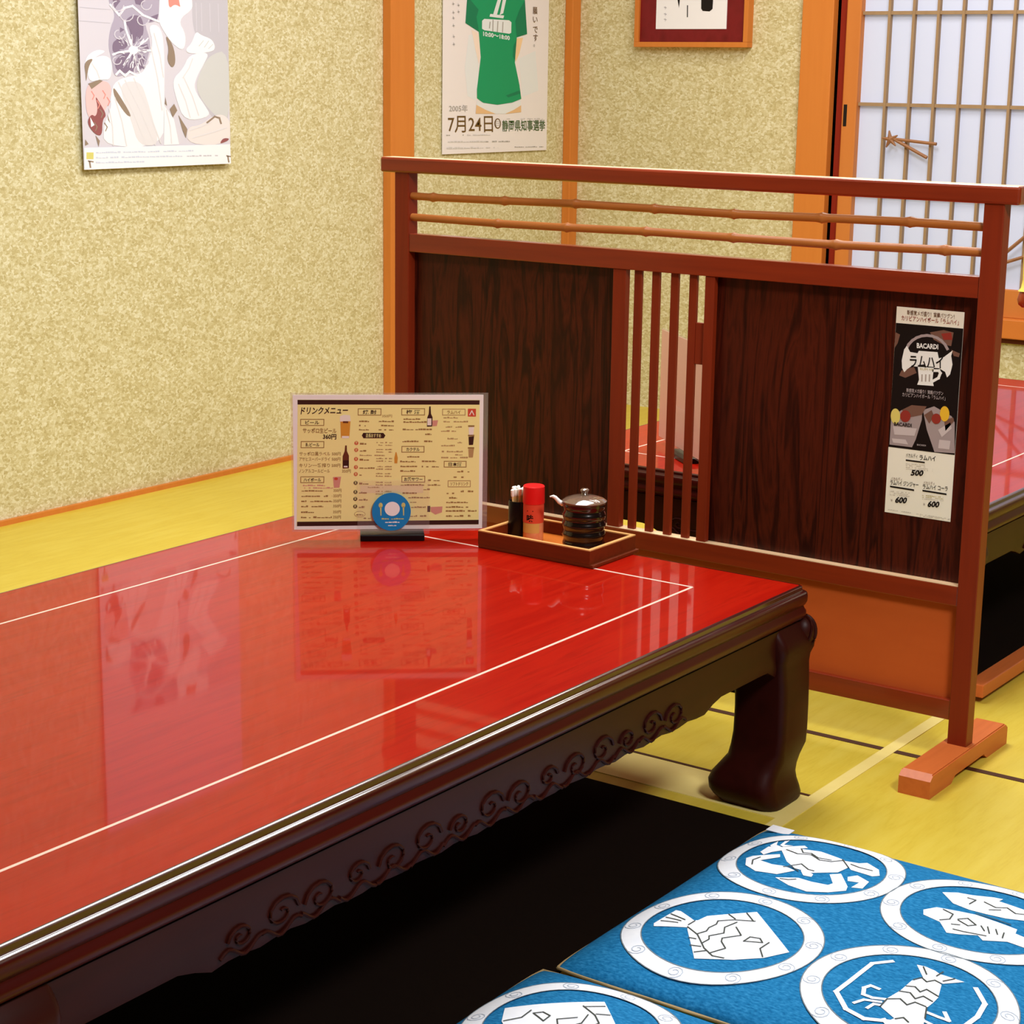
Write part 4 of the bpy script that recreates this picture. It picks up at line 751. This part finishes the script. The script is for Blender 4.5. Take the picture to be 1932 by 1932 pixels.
K.update(grn=plain('shirt_green', (18, 150, 98), .5), grn2=plain('shirt_green_fold', (14, 122, 84), .5), pw=plain('poster_white', (234, 228, 230), .5), pb=plain('poster_cool_white', (226, 230, 234), .5), skin=plain('poster_skin', (240, 205, 160), .5), skin2=plain('poster_pale_skin', (240, 222, 208), .5), tanp=plain('poster_tan', (226, 186, 138), .5), ol=plain('poster_olive_ink', (104, 76, 30), .5), gol=plain('poster_green_ink', (70, 96, 52), .5), gk=plain('poster_grey_ink', (168, 164, 160), .5), wl=plain('shirt_print_white', (226, 232, 236), .5), pg=plain('poster_light_grey_ink', (206, 202, 202), .5))
p = Print([(655, 0), (1640, 0), (1590, 1365), (630, 1390)], .555, .446, (XW + .006, 4.6050, .8290), (0, 1, 0), (0, 0, 1), (1, 0, 0), eps=.0003)
p.ext = .06; p.mats.append(K['pw']); q = [(0, 0), (.555, 0), (.555, .74), (0, .74)]
p.mb.loft([[p.O + p.U * u + p.V * v - p.N * .0008 for u, v in q], [p.O + p.U * u + p.V * v for u, v in q]])
p.poly([(880, 300), (960, 280), (960, 700), (930, 900), (860, 860), (840, 600)], K['pb'], 1); p.poly([(1340, 500), (1500, 420), (1520, 800), (1370, 860)], K['pb'], 1)
p.poly([(875, -60), (850, 190), (970, 265), (985, 500), (945, 800), (945, 880), (1000, 920), (1130, 938), (1270, 915), (1355, 880), (1340, 750), (1300, 540), (1322, 300), (1420, 265), (1405, -60)], K['grn'], 3)
for q in ([(870, 0), (850, 190), (970, 260), (950, 130), (970, 60)], [(1405, 0), (1420, 265), (1322, 298), (1310, 150), (1350, 40)], [(1290, 380), (1320, 320), (1300, 520), (1280, 480)], [(1210, 850), (1340, 800), (1345, 830), (1230, 868)]): p.poly(q, K['grn2'], 4)
p.poly([(1320, 310), (1382, 300), (1345, 450), (1310, 530), (1303, 500)], K['skin'], 2); p.poly([(905, 250), (968, 275), (980, 500), (965, 560), (935, 420)], K['skin2'], 2)
p.poly([(945, 900), (1010, 925), (1130, 942), (1270, 920), (1350, 890), (1350, 1000), (1200, 1022), (1110, 1022), (930, 1022)], K['pb'], 2.4); p.poly([(938, 940), (1020, 985), (1112, 1022), (930, 1022)], K['tanp'], 3); p.poly([(1200, 1022), (1280, 985), (1352, 940), (1352, 1005)], K['tanp'], 3)
p.poly([(1150, 0), (1182, 0), (1138, 95), (1102, 95)], K['wl'], 5); p.poly([(1196, 0), (1228, 0), (1196, 80), (1162, 98), (1170, 70)], K['wl'], 5); p.poly([(1076, 92), (1205, 100), (1196, 128), (1068, 118)], K['wl'], 5)
p.poly([(1000, 160), (1020, 142), (1250, 142), (1272, 160), (1268, 260), (1250, 270), (1020, 248), (998, 235)], K['wl'], 5)
for q in ([(1072, 170), (1066, 225)], [(1100, 150), (1096, 250)], [(1145, 160), (1138, 255)], [(1192, 165), (1186, 255)]): p.stroke(q, 9, K['gk'], 6)
p.text('10:00〜18:00', 1008, 300, 42, K['wl'], 5, 246, .12, .03)
p.text('2005年', 694, 1000, 52, K['gk'], 3, 165, 0, .01)
p.text('7月24日', 684, 1180, 130, K['ol'], 3, 402, -.005, .005); p.ell(1130, 1112, 30, 48, K['ol'], 3); p.ell(1130, 1112, 21, 38, K['pw'], 4); p.text('日', 1112, 1132, 42, K['gk'], 5, 34)
p.text('静岡県知事選挙', 1172, 1176, 84, K['gol'], 3, 408, -.012, .012)
for ch_, y, m in (('願', 64, 'ol'), ('い', 150, 'ol'), ('で', 245, 'ol'), ('す', 325, 'ol'), ('。', 378, 'gk')): p.text(ch_, 1480, y, 58, K[m], 3, 44 if ch_ != '。' else 14, 0, .01)
for x, ys in ((742, (30, 110, 160, 230, 330, 400)), (788, (40, 100))):
    for y in ys: p.stroke([(x, y - 24), (x + 4, y)], 8, K['pg'], 3); p.stroke([(x - 8, y - 8), (x + 12, y - 12)], 6, K['pg'], 3)
p.scrib(666, 820, 1222, 22, K['gk'], 3); p.scrib(850, 1060, 1222, 20, K['pg'], 3); p.scrib(680, 1010, 1284, 24, K['pg'], 3, 0, .9); p.scrib(1015, 1240, 1284, 24, K['gk'], 3, 0, .9); p.scrib(668, 955, 1342, 30, K['pg'], 3, 0, 1); p.scrib(960, 1130, 1340, 20, K['pg'], 3); p.scrib(1285, 1560, 1336, 16, K['gk'], 3, 0, .9); p.scrib(1215, 1560, 1072, 20, K['pg'], 3, 0, .6)
tag(p.build('poster', None, (XW + .006, 4.88, .8290)), 'white election poster with a green T-shirt on the wall between two cedar posts', 'poster')

FR = empty('picture_frame', (-3.085, YB, 1.157), label='orange wood framed calligraphy with dark red mount on the back wall', cat='picture')
b = MB(); zb, zt_ = 1.157, 1.80; x0, x1 = -3.287, -2.880; w = .0155
for q in ((x0, x1, zb, zb + w), (x0, x1, zt_ - w, zt_), (x0, x0 + w, zb + w, zt_ - w), (x1 - w, x1, zb + w, zt_ - w)): b.box(q[0], q[1], YB - .034, YB, q[2], q[3], .001)
b.build('frame', m_post, FR)
MB().box(x0 + w, x1 - w, YB - .024, YB - .002, zb + w, zt_ - w).build('mount', noisy('red_mount', [(96, 8, 8), (120, 22, 26), (90, 6, 6)], scale=(12, 1, 9), nscale=2.2, detail=1, rough=.4), FR)
p = Print([(495, 0), (1130, 0), (1125, 172), (490, 185)], .2530, .070, (-3.2120, YB - .0262, 1.2120), (1, 0, 0), (0, 0, 1), (0, -1, 0))
p.ext = .06; p.mats.append(K['snow']); q = [(0, 0), (.253, 0), (.253, .5), (0, .5)]
p.mb.loft([[p.O + p.U * u + p.V * v - p.N * .002 for u, v in q], [p.O + p.U * u + p.V * v for u, v in q]])
p.poly([(912, 0), (1015, 0), (1010, 25), (985, 44), (925, 40), (912, 22)], K['black'], 2); p.stroke([(790, 0), (790, 84)], 9, K['black'], 2); p.poly([(695, 0), (722, 0), (712, 16)], K['black'], 2)
for y in (10, 62, 105): p.stroke([(572, y), (594, y + 4)], 6, K['lil2'], 2); p.stroke([(583, y - 6), (583, y + 14)], 5, K['lil2'], 2)
p.mb.build('calligraphy_sheet', p.mats, FR)

# lamp cord that hangs over the far table
LC = empty('lamp_pull_cord', (-1.478, 4.0, .585), label='yellow lamp pull cord with brown bead at the right edge', cat='cord')
MB().tube([(-1.474, 4.0, 2.399), (-1.474, 4.0, 1.2), (-1.475, 4.0, .80)], .003, 8).build('cord', plain('yellow_cord', (214, 200, 90), .7), LC)
MB().lathe([(.003, .80), (.0075, .77), (.009, .70), (.0075, .65), (.010, .632), (.016, .625)][::-1], (-1.476, 4.0), 16).build('tassel', MATS['yellow_cord'], LC, 60)
MB().lathe([(.006, .590), (.0135, .596), (.0165, .607), (.0135, .618), (.011, .626)], (-1.476, 4.0), 20).build('bead', plain('brown_bead', (140, 56, 24), .25, .6), LC, 60)
